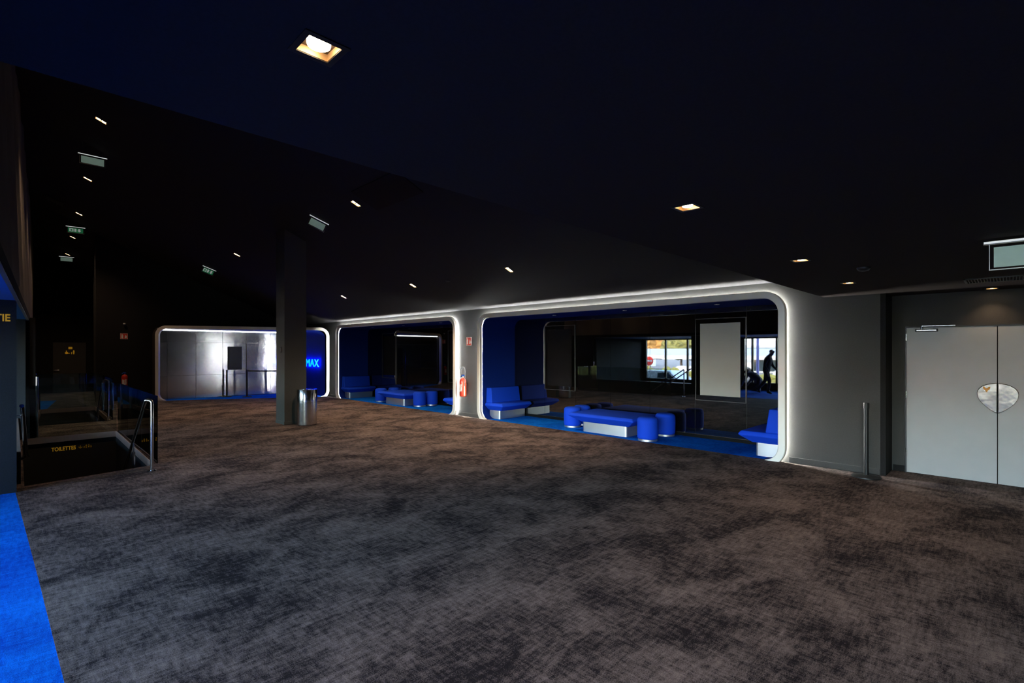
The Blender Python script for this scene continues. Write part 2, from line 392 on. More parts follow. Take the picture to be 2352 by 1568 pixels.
loft(bm, [[(bulk_x(y, 0)+.006, y, 2.312), (bulk_x(y, 0)+.006, y, 2.43), (bulk_x(y, 0)-.02, y, 2.43), (bulk_x(y, 0)-.02, y, 2.312)] for y in ys[::6]], caps=True)
struct(ob('trim_6', bm, 'black_cloth'), 'black fascia along the lower edge of the cloth bulkhead', 'trim')
bm = nb()
loft(bm, [[(bulk_x(y, 0)+.004, y, 2.295), (bulk_x(y, 0)+.004, y, 2.309), (bulk_x(y, 0)-.025, y, 2.309), (bulk_x(y, 0)-.025, y, 2.295)] for y in ys[:102:6]], caps=True)
struct(ob('trim_7', bm, 'seam_grey'), 'grey lip where the blue bay ceiling meets the cloth bulkhead', 'trim')
bm = nb(); poly(bm, [(-4, -4), (-.22, -4), (-.16, 1.9), (.23, 14), (-4, 14)], [], lambda a, b: (a, b, 2.31), (0, 0, .04))
struct(ob('ceiling_bay', bm, 'blue_paint'), 'bright blue ceiling of the window bays', 'ceiling')
bm = nb(); box(bm, -4, .03, 8.47, 8.97, -1, 2.31)
struct(ob('wall_pier', bm, 'pier_cloth'), 'dark grey pier with yellow lettering beside the blue carpet', 'wall')
bm = nb(); box(bm, -4, .17, 13.42, 13.5, -3, 2.31)
struct(ob('wall_bay_end', bm, 'bay_cloth'), 'grey end wall of the second window bay', 'wall')
bm = nb(); box(bm, -.06, .07, 8.97, 13.42, -3, .40); 
struct(ob('wall_stair', bm, 'black_cloth'), 'low black wall along the stair well', 'wall')
bm = nb(); box(bm, -.06, .07, 8.97, 13.42, .40, .415)
struct(ob('trim_4', bm, 'seam_grey'), 'pale metal cap on the low wall along the stair well', 'trim')
def yz_wall(nm, X, y0, y1, z0, z1, holes, m, label, th=.1):
    bm = nb(); poly(bm, [(y0, z0), (y1, z0), (y1, z1), (y0, z1)], holes, lambda a, b: (X, a, b), (th, 0, 0)); struct(ob(nm, bm, m), label, 'wall')
yz_wall('wall_left_lower', .31, 13.5, 20.0, -.1, 2.35, [[(13.55, .57), (14.05, .57), (14.05, 1.07), (13.55, 1.07)]], 'black_cloth', 'black left wall behind the stair well with a small window', -.08)
yz_wall('wall_left_far', .55, 20.0, 31, -.1, 2.35, [], 'black_cloth', 'black left wall at the far end', -.08)
bm = nb(); box(bm, .23, .56, 19.95, 20.05, -.1, 2.35)
struct(ob('wall_left_jog', bm, 'black_cloth'), 'black step in the far left wall', 'wall')
# facade with window openings
wins = [(-3.6, 8.42), (9.1, 13.3)]
bm = nb(); poly(bm, [(-4.2, -3.5), (31.5, -3.5), (31.5, 7.2), (-4.2, 7.2)], [[(a, .27), (b, .27), (b, 2.30), (a, 2.30)] for a, b in wins]+[[(13.5, .5), (14.1, .5), (14.1, 1.15), (13.5, 1.15)]], lambda a, b: (-4.0, a, b), (-.15, 0, 0))
struct(ob('wall_facade', bm, 'black_cloth'), 'dark window wall of the building', 'wall')
for i, (a, b) in enumerate(wins):
    wn = struct(bpy.data.objects.new('window_%d' % (i+1), None), ('long window of the first bay behind the blue carpet', 'window of the second bay behind the stairs')[i], 'window'); C.objects.link(wn)
    ms = [13.3, 12.2, 11.05, 9.95, 9.1] if i else [8.42, 8.06, 7.07, 6.07, 5.07, 4.0, 3.0, 2., 1., 0., -1., -2., -3.6]
    bm = nb()
    for y in ms: box(bm, -4.06, -3.96, y-.04, y+.04, .27, 2.30)
    box(bm, -4.06, -3.96, a, b, .27, .33); box(bm, -4.06, -3.96, a, b, 2.25, 2.30)
    ob('window_frame', bm, 'black_metal', wn)
    bm = nb(); box(bm, -4.02, -4.012, a, b, .3, 2.28); ob('window_pane', bm, 'window_pane', wn)
# second step: back wall, then an added shell blocking stray sky and sun
bm = nb(); box(bm, -4.1, 9.0, -4.1, -4, -.1, 7)
struct(ob('wall_back', bm, 'black_cloth'), 'dark wall behind the viewer', 'wall')
bm = nb(); box(bm, -4.3, 10.2, -4.3, 31.6, 7.0, 7.2); box(bm, 10, 10.2, -4.3, 31.6, -3.5, 7.1); box(bm, -4.2, 10.1, 31.0, 31.2, -3.5, 7.1); box(bm, -4.2, 10.1, -4.3, -4.15, -3.5, 7.1); box(bm, -4.3, 10.2, -4.3, 31.6, -3.7, -3.5)
struct(ob('wall_outer', bm, 'black_cloth'), 'added outer shell and roof that keep sky and sun out of the hall', 'wall')
bm = nb(); box(bm, .3, 2.6, 27.44, 27.52, 0, 3.0)
struct(ob('wall_toilet', bm, 'black_cloth'), 'black partition holding the toilet door', 'wall')

# ---- ceilings (with pockets for the downlights)
LOWER = [(.562, 1.272, .085, .085), (2.61, 1.252, .1, .1), (4.83, 1.29, .1, .1), (6.83, 1.33, .1, .1), (8.70, .17, .1, .1)]
TW = .17
UP_A = [(4.55, 8.70), (4.55, 12.05), (4.55, 15.73)]
UP_B = [(7.10, 7.18), (7.10, 10.62), (7.10, 14.33)]
UP_C = [(1.15, 11.9), (1.29, 15.95), (1.41, 19.93), (1.52, 23.92), (1.62, 28.0)]
bm = nb()
poly(bm, [(-.4, -4), (8.95, -4), (8.95, 1.94), (-.4, 1.94)], [[(x-a/2, y-b/2), (x+a/2, y-b/2), (x+a/2, y+b/2), (x-a/2, y+b/2)] for x, y, a, b in LOWER], lambda a, b: (a, b, 2.486), (0, 0, .03))
struct(ob('ceiling_lower', bm, 'ceiling_black'), 'black lower ceiling over the foreground', 'ceiling')
bm = nb(); box(bm, -.4, 8.95, 1.90, 1.94, 2.487, 7)
struct(ob('wall_soffit', bm, 'ceiling_black'), 'black upright edge of the lower ceiling', 'wall')
bm = nb()
poly(bm, [(-.6, 1.93), (8.405, 1.93), (8.405, 18.6), (8.2, 31), (-.6, 31)], [[(x-TW/2, y-TW/4), (x+TW/2, y-TW/4), (x+TW/2, y+TW/4), (x-TW/2, y+TW/4)] for x, y in UP_A+UP_B+UP_C], lambda a, b: (a, b, ceil_z(a)), (0, 0, .03))
struct(ob('ceiling', bm, 'ceiling_slope'), 'black sloping ceiling rising to the left', 'ceiling')
bm = nb(); poly(bm, [(0, 0), (.52, 0), (.52, 1.5), (0, 1.5)], [], lambda a, b: (a, b, -.44*a), (0, 0, -.012))
o = tag(ob('access_hatch', bm, 'ceiling_black'), 'square black access hatch in the sloping ceiling beside the first downlight', 'hatch'); o.location = (4.30, 6.9, ceil_z(4.30)-.002)
# ================================================================== LIT FRAMES
def lit_frame(Y, label):
    t = thing('alcove_frame', label, 'frame', (0, 0, 0))
    o_ = rrect(Y[0], Y[1], -.105, 2.63, .33, 14); i_ = rrect(Y[0]+.105, Y[1]-.105, .0, 2.525, .23, 14)
    def ins(p, d, r): return rrect(Y[0]+d, Y[1]-d, -.105+d, 2.63-d, r, 14)
    bm = nb(); L = [[(8.36, a, b) for a, b in i_], [(8.286, a, b) for a, b in i_], [(8.28, a, b) for a, b in ins(0, .097, .238)], [(8.28, a, b) for a, b in ins(0, .008, .322)], [(8.288, a, b) for a, b in o_], [(8.36, a, b) for a, b in o_], [(8.36, a, b) for a, b in i_]]
    loft(bm, L); clip_below(bm, .003)
    ob('surround', bm, 'frame_white', t, auto=35)
    a_, b_ = ins(0, .062, .268), ins(0, .078, .252)
    bm = nb(); loft(bm, [[(8.374, a, b) for a, b in a_], [(8.392, a, b) for a, b in a_], [(8.392, a, b) for a, b in b_], [(8.374, a, b) for a, b in b_], [(8.374, a, b) for a, b in a_]]); clip_below(bm, .004)
    ob('light_strip', bm, 'led', t)
    return t
lit_frame(BIG, 'long white rounded glowing frame around the opening nearest the double door')
lit_frame(SMALL, 'long white rounded glowing frame beyond the wall mounted red extinguisher')
t = thing('alcove_frame', 'white rounded frame around the steel clad recess at the far end', 'frame', (0, 0, 0))
def sl(d, r, off): return [dpt(a, b, off) for a, b in rrect(-.11+d, 5.50-d, -.105+d, 2.58-d, r, 14)]
bm = nb(); loft(bm, [sl(.105, .23, .135), sl(.105, .23, .006), sl(.097, .238, 0), sl(.008, .32, 0), sl(0, .33, .008), sl(0, .33, .135), sl(.105, .23, .135)]); clip_below(bm, .003)
ob('surround', bm, 'frame_white', t, auto=35)

# ================================================================== LOUNGE FURNITURE
def stack(rects):
    """closed slab from rectangles (x0,x1,y0,y1,z), edges softened"""
    b = bmesh.new(); loft(b, [[(x0, y0, z), (x1, y0, z), (x1, y1, z), (x0, y1, z)] for x0, x1, y0, y1, z in rects], caps=True)
    bmesh.ops.recalc_face_normals(b, faces=b.faces[:])
    bmesh.ops.bevel(b, geom=b.edges[:], offset=.022, segments=4, profile=.55, affect='EDGES', clamp_overlap=True)
    return b
def sofa(loc, sgn, label):
    """local origin at the end wall, seat reaches out along -y*sgn"""
    t = thing('wall_sofa', label, 'sofa', loc, 0 if sgn > 0 else 0, 'wall sofas at the ends of the lounge openings')
    f = lambda y0, y1: (min(-y0*sgn, -y1*sgn), max(-y0*sgn, -y1*sgn))
    r = lambda x0, x1, d, z: (x0, x1)+f(0.01, d)+(z,)
    ob('seat', stack([r(.16, 1.08, .47, .21), r(.03, 1.10, .66, .335), r(.06, 1.10, .61, .40)]), 'blue_fabric', t, auto=60)
    k = lambda x0, x1, a, b, z: (x0, x1)+f(a, b)+(z,)
    ob('backrest', stack([k(.07, 1.10, .012, .24, .395), k(.09, 1.09, .012, .19, .775)]), 'blue_fabric', t, auto=60)
    bm = nb(); a, b = f(.02, .42); vbox(bm, .17, 1.10, a, b, 0.0, .215, .045); ob('plinth', bm, 'brushed_steel', t, auto=50); t.children[-1]['label'] = 'brushed steel plinth'
    return t
sofa((8.40, 9.42, 0), 1, 'blue wall sofa against the blue end wall, just right of the red extinguisher')
sofa((8.40, 2.53, 0), -1, 'blue wall sofa cut off by the bright white frame nearest the double door')
sofa((8.40, 17.26, 0), 1, 'dim blue wall sofa in the farthest corner beyond the extinguisher')
sofa((8.40, 10.52, 0), -1, 'blue wall sofa half hidden behind the frame beside the fire extinguisher')
def daybed(loc, label):
    t = thing('bench', label, 'bench', loc, 0, 'square padded benches in the middle of the openings')
    ob('seat', stack([(8.57-8.9, 9.33-8.9, -.62, .54, .20), (8.40-8.9, 9.47-8.9, -.82, .80, .335), (8.45-8.9, 9.44-8.9, -.77, .75, .39)]), 'blue_fabric', t, auto=60)
    bm = nb(); vbox(bm, 8.55-8.9, 9.32-8.9, -.585, .50, 0, .205, .05); ob('plinth', bm, 'brushed_steel', t, auto=50); t.children[-1]['label'] = 'brushed steel plinth'
    return t
daybed((8.9, 5.94, 0), 'low wide blue padded bench between four stools in the opening nearest the double door')
daybed((8.93, 13.91, 0), 'low blue padded bench between four stools in the opening beyond the extinguisher')
def stool():
    t = thing('stool', '', 'stool', (0, 0, 0), 0, 'round blue stools around the benches')
    pr = [(0, .06)]+[(.175, .040), (.190, .055), (.195, .08)]+[(.197, .25)]+[(.195, .385), (.186, .415), (.165, .437), (.13, .448), (.07, .452), (0, .453)]
    bm = nb(); lathe(bm, pr); ob('seat', bm, 'blue_fabric', t, auto=70)
    bm = nb(); lathe(bm, [(0, 0), (.176, 0), (.18, .004), (.18, .040), (.0, .043)]); ob('base_ring', bm, 'brushed_steel', t, auto=40); t.children[-1]['label'] = 'chrome base ring'
    return t
st = stool()
spots = [((8.545, 4.89), 'foremost blue stool, on the carpet edge at the bench end nearest the double door'),
         ((9.30, 4.93), 'blue stool close to the mirror glass at the bench end nearest the double door'),
         ((8.90, 6.97), 'blue stool mostly behind the far end of the bench in the opening nearest the door'),
         ((9.31, 7.02), 'blue stool against the glass, only its top showing behind the wide bench'),
         ((8.85, 12.87), 'front blue stool at the near end of the bench beyond the extinguisher'),
         ((9.30, 12.87), 'blue stool by the glass at the near end of the bench beyond the extinguisher'),
         ((8.78, 15.02), 'front blue stool at the far end of the bench beyond the extinguisher'),
         ((9.28, 15.02), 'blue stool by the glass at the far end of the bench beyond the extinguisher')]
for i, ((x, y), lb) in enumerate(spots):
    s = st if i == 0 else dup(st)
    s.location = (x, y, 0); s.rotation_euler = (0, 0, i*.7); s['label'] = lb
# ---- poster cases on the glass
def poster(y0, m, label, grp='poster cases on the mirror glass'):
    t = thing('poster_case', label, 'poster case', (9.53, y0, 0), 0, grp)
    bm = nb()
    for a, b, c, d in ((0, .955, .738, .747), (0, .955, 2.320, 2.329), (0, .005, .738, 2.329), (.950, .955, .738, 2.329)): box(bm, -.022, 0, a, b, c, d)
    ob('frame', bm, 'case_frame', t)
    bm = nb(); box(bm, -.010, 0, .008, .947, .747, 2.32); ob('glass', bm, 'black_glass', t)
    bm = nb(); box(bm, -.018, -.010, .10, .862, .842, 2.233); ob('poster', bm, m, t)
    return t
poster(3.442, 'poster_blank', 'poster case with a blank pale grey sheet on the mirror glass')
poster(7.388, 'poster_dark', 'dark empty poster case on the glass above the sofa beside the extinguisher')
poster(15.25, 'poster_dark', 'dark empty poster case on the glass above the farthest bench')
poster(11.36, 'poster_dark', 'dark poster case mostly hidden behind the frame beside the extinguisher')

# ================================================================== BIN, BARRIERS
t = thing('waste_bin', 'tall round polished steel bin in front of the square pillar', 'bin', (4.81, 11.52, 0))
bm = nb(); lathe(bm, [(0, 0), (.205, 0), (.212, .01), (.222, .015), (.222, .52), (.219, .523), (.219, .528), (.222, .531), (.222, .812), (.219, .818), (.19, .818), (.185, .80), (.185, .55), (0, .55)], seg=64); ob('body', bm, 'steel', t, auto=40)
bm = nb(); lathe(bm, [(.150, .80), (.185, .80), (.187, .812), (.175, .816), (.15, .812), (.15, .80)], seg=48); ob('inner_ring', bm, 'chrome', t, auto=40)
def barrier(loc, label, belt=None):
    t = thing('barrier_post', label, 'barrier post', loc, 0, 'black belt barrier posts')
    bm = nb(); lathe(bm, [(0, 0), (.165, 0), (.172, .006), (.170, .016), (.08, .03), (.04, .036), (0, .036)], seg=40); ob('base', bm, 'black_metal', t, auto=40)
    bm = nb(); cyl(bm, (0, 0, .03), (0, 0, .93), .029, 24); ob('pole', bm, 'black_metal', t, auto=40)
    bm = nb(); lathe(bm, [(0, .93), (.033, .93), (.034, .94), (.034, .995), (.030, 1.003), (0, 1.004)], seg=24); h = ob('head', bm, 'black_plastic', t, auto=40)
    if belt:
        bm = nb(); d = Vector((belt[0]-loc[0], belt[1]-loc[1], 0)); n = Vector((-d.y, d.x, 0)).normalized()*.0015
        L = []
        for k in range(13):
            f = k/12; p = d.normalized()*.034+(d-2*.034*d.normalized())*f; z = .968-.02*math.sin(PI*f)
            L.append([tuple(p-n+Vector((0, 0, z-.025))), tuple(p+n+Vector((0, 0, z-.025))), tuple(p+n+Vector((0, 0, z+.025))), tuple(p-n+Vector((0, 0, z+.025)))])
        loft(bm, L, caps=True); ob('belt', bm, 'black_plastic', t)
    return t
barrier((8.14, 1.38, 0), 'single black barrier post against the wall corner beside the grey double door')
barrier((6.13, 20.02, 0), 'black barrier post with stretched belt in front of the steel clad recess', (7.55, 19.55))
barrier((7.55, 19.55, 0), 'black barrier post behind the square pillar, receiving the stretched belt')
barrier((5.62, 20.62, 0), 'dark barrier post close to the steel wall below the black screen')

# ================================================================== EXTINGUISHERS AND SIGNS
def extinguisher(loc, rz, label, hose=True):
    """local: wall behind at +x"""
    t = thing('fire_extinguisher', label, 'fire extinguisher', loc, rz, 'red fire extinguishers')
    bm = nb(); lathe(bm, [(0, 0), (.075, 0), (.086, .012), (.088, .03), (.088, .39), (.082, .425), (.062, .455), (.03, .472), (.022, .49), (0, .49)], seg=40); b = ob('cylinder', bm, 'red_paint', t, auto=50)
    bm = nb()
    L = []
    for z, w0, w1 in ((.13, -1.9, 1.0), (.20, -2.0, 1.2), (.26, -2.0, .9), (.31, -1.9, 1.2)):
        L.append([(.0893*math.cos(PI+a), .0893*math.sin(PI+a), z+.01*math.sin(5*a)) for a in [w0*.5+(w1-w0)*.5*k/14 for k in range(15)]])
    loft(bm, L, closed=False); ob('printed_label', bm, 'sign_white', b)
    bm = nb()
    for z, w_ in ((.275, .5), (.245, .34), (.215, .5), (.185, .3)):
        A = [(.0902*math.cos(PI+a), .0902*math.sin(PI+a)) for a in [-.1+w_*(k/8-.5) for k in range(9)]]
        loft(bm, [[(x, y, z) for x, y in A], [(x, y, z+.014) for x, y in A]], closed=False)
    ob('label_print', bm, 'red_paint', b)
    bm = nb(); cyl(bm, (0, 0, .485), (0, 0, .535), .021, 16); box(bm, -.03, .03, -.018, .018, .505, .54, .005); v = ob('valve', bm, 'chrome', t, auto=40)
    bm = nb(); loft(bm, [[(-.02+x, y, z) for y, z in ((-.05, .53), (-.02, .565), (.02, .562), (.075, .515), (.075, .50), (.02, .54), (-.04, .525))] for x in (0, .035)], caps=True); ob('lever', bm, 'blue_plastic', v)
    if hose:
        pts = [(-.01, .03, .52)]+[(-.012, .005+.085*math.cos(a), .66+.10*math.sin(a)) for a in [PI*1.12-k*PI*1.22/14 for k in range(15)]][::1]
        pts = [(-.01, .0, .525), (-.012, .05, .55), (-.012, .085, .60)]+[(-.012, -.005+.095*math.cos(a), .665+.10*math.sin(a)) for a in [k*PI/12 for k in range(13)]]+[(-.012, -.10, .58), (-.012, -.095, .47), (-.012, -.09, .36)]
        bm = nb(); tube(bm, pts, .011, 10); h = ob('hose', bm, 'hose_grey', t, auto=60)
        bm = nb(); cyl(bm, (-.012, -.09, .36), (-.012, -.088, .27), .015, 12, .011); ob('nozzle', bm, 'black_plastic', h, auto=60)
    bm = nb(); box(bm, .07, .10, -.03, .03, .1, .42, .004); box(bm, .02, .09, -.092, .092, .34, .36, .003); ob('bracket', bm, 'black_metal', t)
    return t
extinguisher((8.30, 10.11, .52), 0, 'red fire extinguisher hanging on the grey wall between the two lit frames')
ANG = PI/2
extinguisher((2.70, 21.45, .42), ANG, 'small red fire extinguisher in the dark behind the glass balustrade', False)
def ext_sign(loc, rz, label, w=.2, h=.215):
    t = thing('fire_sign', label, 'sign', loc, rz, 'red extinguisher signs')
    bm = nb(); box(bm, -.006, 0, -w/2, w/2, 0, h, .002, 1); b = ob('plate', bm, 'red_sign', t)
    bm = nb(); e = .008
    for a0, a1, c, d in ((-w/2, w/2, 0, e), (-w/2, w/2, h-e, h), (-w/2, -w/2+e, 0, h), (w/2-e, w/2, 0, h)): box(bm, -.008, -.005, a0, a1, c, d)
    ob('border', bm, 'sign_white', t)
    bm = nb()
    P = [(.015, .03), (.065, .03), (.065, .14), (.052, .16), (.052, .17), (.075, .185), (.05, .19), (.03, .175), (.028, .16), (.015, .14)]
    poly(bm, [(a+.01, b*h/.215) for a, b in P], [], lambda a, b: (-.0075, a, b), (.002, 0, 0))
    ob('extinguisher_symbol', bm, 'sign_white', t)
    bm = nb()
    F = [(-.02, .05), (-.04, .04), (-.07, .05), (-.078, .09), (-.06, .14), (-.062, .11), (-.045, .16), (-.035, .12), (-.025, .09)]
    poly(bm, [(a, b*h/.215) for a, b in F], [], lambda a, b: (-.0075, a, b), (.002, 0, 0))
    ob('flame_symbol', bm, 'sign_white', t)
    return t
ext_sign((8.398, 9.985, 1.845), 0, 'red and white extinguisher sign above the extinguisher between the lit frames')
ext_sign((2.695, 21.549, 2.11), ANG, 'small red sign in the dark on the far black wall', .21, .2)
p = (2.70, 21.52)
bm = nb(); lathe(bm, [(0, -.03), (.035, -.02), (.04, 0), (.04, .03), (0, .035)], seg=20)
o = tag(ob('detector', bm, 'sign_white', auto=60), 'tiny round white detector above the small red sign in the dark', 'detector'); o.location = (p[0], p[1]-.02, 2.63)

# ================================================================== DOUBLE DOOR ON THE RIGHT
dr = struct(bpy.data.objects.new('door_1', None), 'pale grey double door with a steel shield plate across both leaves', 'door'); C.objects.link(dr)
SH = []
for k in range(48):    # rounded shield outline, flat top and pointed below
    a = 2*PI*k/48; c, s = math.cos(a), math.sin(a)
    r_ = 1.0 if s > 0 else 1.0-.05*abs(math.sin(2*a))
    SH.append((.192*math.copysign(abs(c)**(.92), c)*(1 if s > 0 else (1-.42*(-s)**2.2)), 1.155+(.135 if s > 0 else .25)*s*(1 if s < 0 else 1.0)*r_))
def halve(side): 
    return [(max(p[0], .006) if side > 0 else min(p[0], -.006), p[1]) for p in SH]
for i, (a, b, side) in enumerate(((.125, 1.037, 1), (-.79, .117, -1))):
    bm = nb(); box(bm, 8.875, 8.915, a, b, .006, 2.022, .002, 1); lf = ob('door_leaf', bm, 'door_paint', dr)
    yc = .121
    H_ = halve(side); bm = nb()
    hh = [(yc+p[0], p[1]) for p in H_]; cen = (yc+side*.08, 1.12)
    inner = [(cen[0]+(y-cen[0])*.95, cen[1]+(z-cen[1])*.95) for y, z in hh]
    loft(bm, [[(8.875, y, z) for y, z in hh], [(8.868, y, z) for y, z in hh], [(8.862, y, z) for y, z in inner]]); bm.verts.ensure_lookup_table()
    n = len(hh); bm.faces.new(bm.verts[2*n:3*n]); bmesh.ops.remove_doubles(bm, verts=bm.verts[:], dist=1e-5); ob('shield_plate', bm, 'shield_steel', lf); lf.children[-1]['label'] = 'polished steel half shield plate'
lf = [c for c in dr.children][0]
bm = nb()
MK = [(-.035, .045), (-.022, .048), (-.008, .030), (0, .026), (.008, .030), (.022, .048), (.035, .045), (.034, .030), (.024, .010), (.008, -.006), (.006, -.018), (.012, -.024), (-.012, -.024), (-.006, -.018), (-.008, -.006), (-.024, .010), (-.034, .030)]
poly(bm, [(.222+a, 1.195+b) for a, b in MK], [], lambda a, b: (8.860, a, b), (.002, 0, 0)); ob('winged_mark', bm, 'orange_mark', lf)
bm = nb(); box(bm, 8.845, 8.875, .70, .94, 1.965, 2.005, .004); cl = ob('door_closer', bm, 'black_metal', dr)
bm = nb(); box(bm, 8.838, 8.846, .715, .925, 1.978, 1.992, .002); cyl(bm, (8.85, .87, 2.0), (8.85, .87, 2.04), .014, 12); box(bm, 8.835, 8.855, .52, .87, 2.036, 2.05, .003); ob('closer_arm', bm, 'steel', cl)
bm = nb(); 
for z in (.25, 1.05, 1.85): cyl(bm, (8.872, 1.041, z), (8.872, 1.041, z+.09), .009, 10)
ob('hinge', bm, 'steel', dr, auto=40)
bm = nb(); box(bm, 8.87, 8.9, 1.037, 1.055, 0, 2.035); box(bm, 8.87, 8.9, -.80, 1.055, 2.022, 2.04); ob('door_frame', bm, 'black_metal', dr)

# ================================================================== METAL RECESS DETAILS
t = thing('screen', 'black upright screen on the steel wall of the far recess', 'screen', (5.955, 20.845, .995))
bm = nb(); box(bm, -.235, .235, -.05, 0, 0, .87, .006); ob('housing', bm, 'black_plastic', t)
bm = nb(); box(bm, -.215, .215, -.054, -.048, .03, .84); ob('display', bm, 'black_metal', t)
bm = nb(); loft(bm, [[(7.255+p[0], Yv, 1.10+(p[1]-1.12)*.92) for p in SH] for Yv in (20.845, 20.835)], caps=True)
o = ob('shield_plate', bm, 'shield_steel', d3)
for a, b, lb in ((3.66, 5.93, 'long bright tube light over the steel wall, the length beyond the black screen'), (5.96, 8.0, 'bright tube light over the steel double door, partly behind the pillar')):
    t = thing('tube_light', lb, 'light', (a, 20.80, 2.44), 0, 'tube lights over the steel wall')
    bm = nb(); cyl(bm, (.01, 0, 0), (b-a-.01, 0, 0), .017, 12); ob('tube', bm, 'tube_light', t, auto=60)
    bm = nb(); box(bm, 0, b-a, -.022, .022, .018, .045, .003); ob('housing', bm, 'alu', t)
t = thing('neon_sign', 'glowing blue neon lettering on the blue wall right of the pillar', 'sign', (0, 0, 0))
nm = text('neon_letters', 'IMAX', .42, 'neon_blue', Matrix.Identity(4), t, .012)
_w = max(v.co.x for v in nm.data.vertices)
nm.data.transform(Matrix.Diagonal((1.34/_w, 1, 1, 1))); nm.data.transform(basis((8.20, 19.92, 1.10), (0, -1, 0), (0, 0, 1)))
# fixings carrying the letters
bm = nb()
for y in (19.85, 19.4, 19.05, 18.7):
    bm = nb(); cyl(bm, (8.28, y, 1.12), (8.21, y, 1.12), .006, 8); ob('fixing', bm, 'alu', t)

# ================================================================== STAIRS AND BALUSTRADES
def stairs(x0, x1, y0, y1, n, label, skew=0.):
    bm = nb(); going = (y1-y0)/n
    for k in range(n):
        a = y0+k*going; z = -.17*(k+1); s0 = skew*max(0, 1-k/3)
        poly(bm, [(x0, a-(s0 if k == 0 else 0)), (x1, a), (x1, a+going+.002), (x0, a+going+.002)], [], lambda p, q: (p, q, z), (0, 0, -.6))
    return struct(ob('staircase', bm, 'black_cloth'), label, 'stairs')
stairs(.06, 1.60, 9.08, 12.9, 14, 'dark stairs sinking into the floor towards the toilets', .3)
stairs(.22, 1.84, 15.75, 19.3, 14, 'dark stairs of the second well farther back')
def wellwalls(pts, name, label):
    bm = nb()
    for (xa, ya), (xb, yb) in pts:
        d = Vector((xb-xa, yb-ya, 0)).normalized(); n = Vector((d.y, -d.x, 0))*.02
        loft(bm, [[(xa, ya, z), (xb, yb, z), (xb+n.x, yb+n.y, z), (xa+n.x, ya+n.y, z)] for z in (-3.2, -.001)], caps=True)
    return struct(ob(name, bm, 'wall_cloth'), label, 'wall')
wellwalls([((1.56, 13.42), (1.51, 9.05)), ((.1, 13.42), (1.56, 13.42))], 'wall_well', 'dark grey walls of the stair well with the toilets lettering')
wellwalls([((1.80, 19.82), (1.70, 15.60)), ((.4, 19.82), (1.80, 19.82)), ((1.7, 15.6), (.2, 15.6))], 'wall_well', 'dark walls of the second stair well')
def band(pts, label):
    bm = nb()
    for (xa, ya), (xb, yb) in pts:
        d = Vector((xb-xa, yb-ya, 0)).normalized(); n = Vector((-d.y, d.x, 0))*.012
        loft(bm, [[(xa, ya, z), (xb, yb, z), (xb+n.x, yb+n.y, z), (xa+n.x, ya+n.y, z)] for z in (-.105, .012)], caps=True)
    return struct(ob('trim_5', bm, 'band_steel'), label, 'trim')
band([((1.545, 13.39), (.12, 13.39)), ((1.495, 9.10), (1.545, 13.39))], 'brushed metal edge band around the first stair well')
band([((1.775, 19.79), (.42, 19.79)), ((1.69, 15.65), (1.775, 19.79))], 'brushed metal edge band around the second stair well')
def glass_guard(runs, label, z1=1.05, posts=()):
    t = thing('glass_balustrade', label, 'balustrade', (0, 0, 0), 0, 'glass balustrades around the stair wells')
    for (xa, ya), (xb, yb) in runs:
        d = Vector((xb-xa, yb-ya, 0)); L = d.length; u = d.normalized(); n = Vector((-u.y, u.x, 0))*.006; k = max(1, round(L/1.3)); w_ = L/k
        for i in range(k):
            a = Vector((xa, ya, 0))+u*(i*w_+.006); b = Vector((xa, ya, 0))+u*((i+1)*w_-.006); bm = nb()
            loft(bm, [[tuple(a-n+Vector((0, 0, z))), tuple(b-n+Vector((0, 0, z))), tuple(b+n+Vector((0, 0, z))), tuple(a+n+Vector((0, 0, z)))] for z in (.013, z1)], caps=True)
            ob('glass_panel', bm, 'balustrade_glass', t)
    for (x, y, za, zb) in posts:
        bm = nb(); cyl(bm, (x, y, za), (x, y, zb), .022, 20); ob('clamp_post', bm, 'steel', t, auto=50)
    return t
glass_guard([((1.53, 9.05), (1.57, 13.40)), ((1.56, 13.42), (.16, 13.42))], 'glass balustrade around the near stair well', 1.03, [(1.33, 13.45, .46, 1.03), (1.49, 13.45, .46, 1.03), (.33, 13.45, .02, 1.2)])
glass_guard([((1.73, 15.62), (1.80, 19.82)), ((1.80, 19.83), (.45, 19.83))], 'glass balustrade around the far stair well', 1.03, [(1.42, 19.86, .55, 1.03), (1.56, 19.86, .55, 1.03), (.46, 19.86, .02, 1.05)])
# handrails
def rail(name, pts, r, label, base=None, posts=()):
    t = thing('handrail', label, 'handrail', (0, 0, 0), 0, 'steel stair handrails')
    bm = nb(); tube(bm, pts, r, 16); ob('rail', bm, 'steel', t, auto=50)
    if base:
        bm = nb(); lathe(bm, [(0, .001), (.055, .001), (.055, .008), (.03, .014), (0, .014)], base[0], base[1], 28); ob('base_plate', bm, 'chrome', t, auto=40)
    for x, y, za, zb in posts:
        bm = nb(); cyl(bm, (x, y, za), (x, y, zb-.15), .021, 16); cyl(bm, (x, y, zb-.15), (x, y, zb), .012, 12); ob('post', bm, 'steel', t, auto=50)
    return t
rail('handrail', [(1.392, 8.61, .004), (1.392, 8.61, .5), (1.392, 8.61, .965), (1.388, 8.614, .985), (1.375, 8.627, .995), (1.35, 8.65, 1.002), (1.335, 8.668, 1.0), (1.33, 8.69, .985), (1.33, 9.70, .298), (1.33, 10.6, -.315), (1.33, 12.4, -1.54)], .022, 'polished steel handrail bent down into the stair well from its upright post', (1.392, 8.61), [(1.335, 9.72, -.8, .27), (1.335, 11.3, -2.0, -.82)])
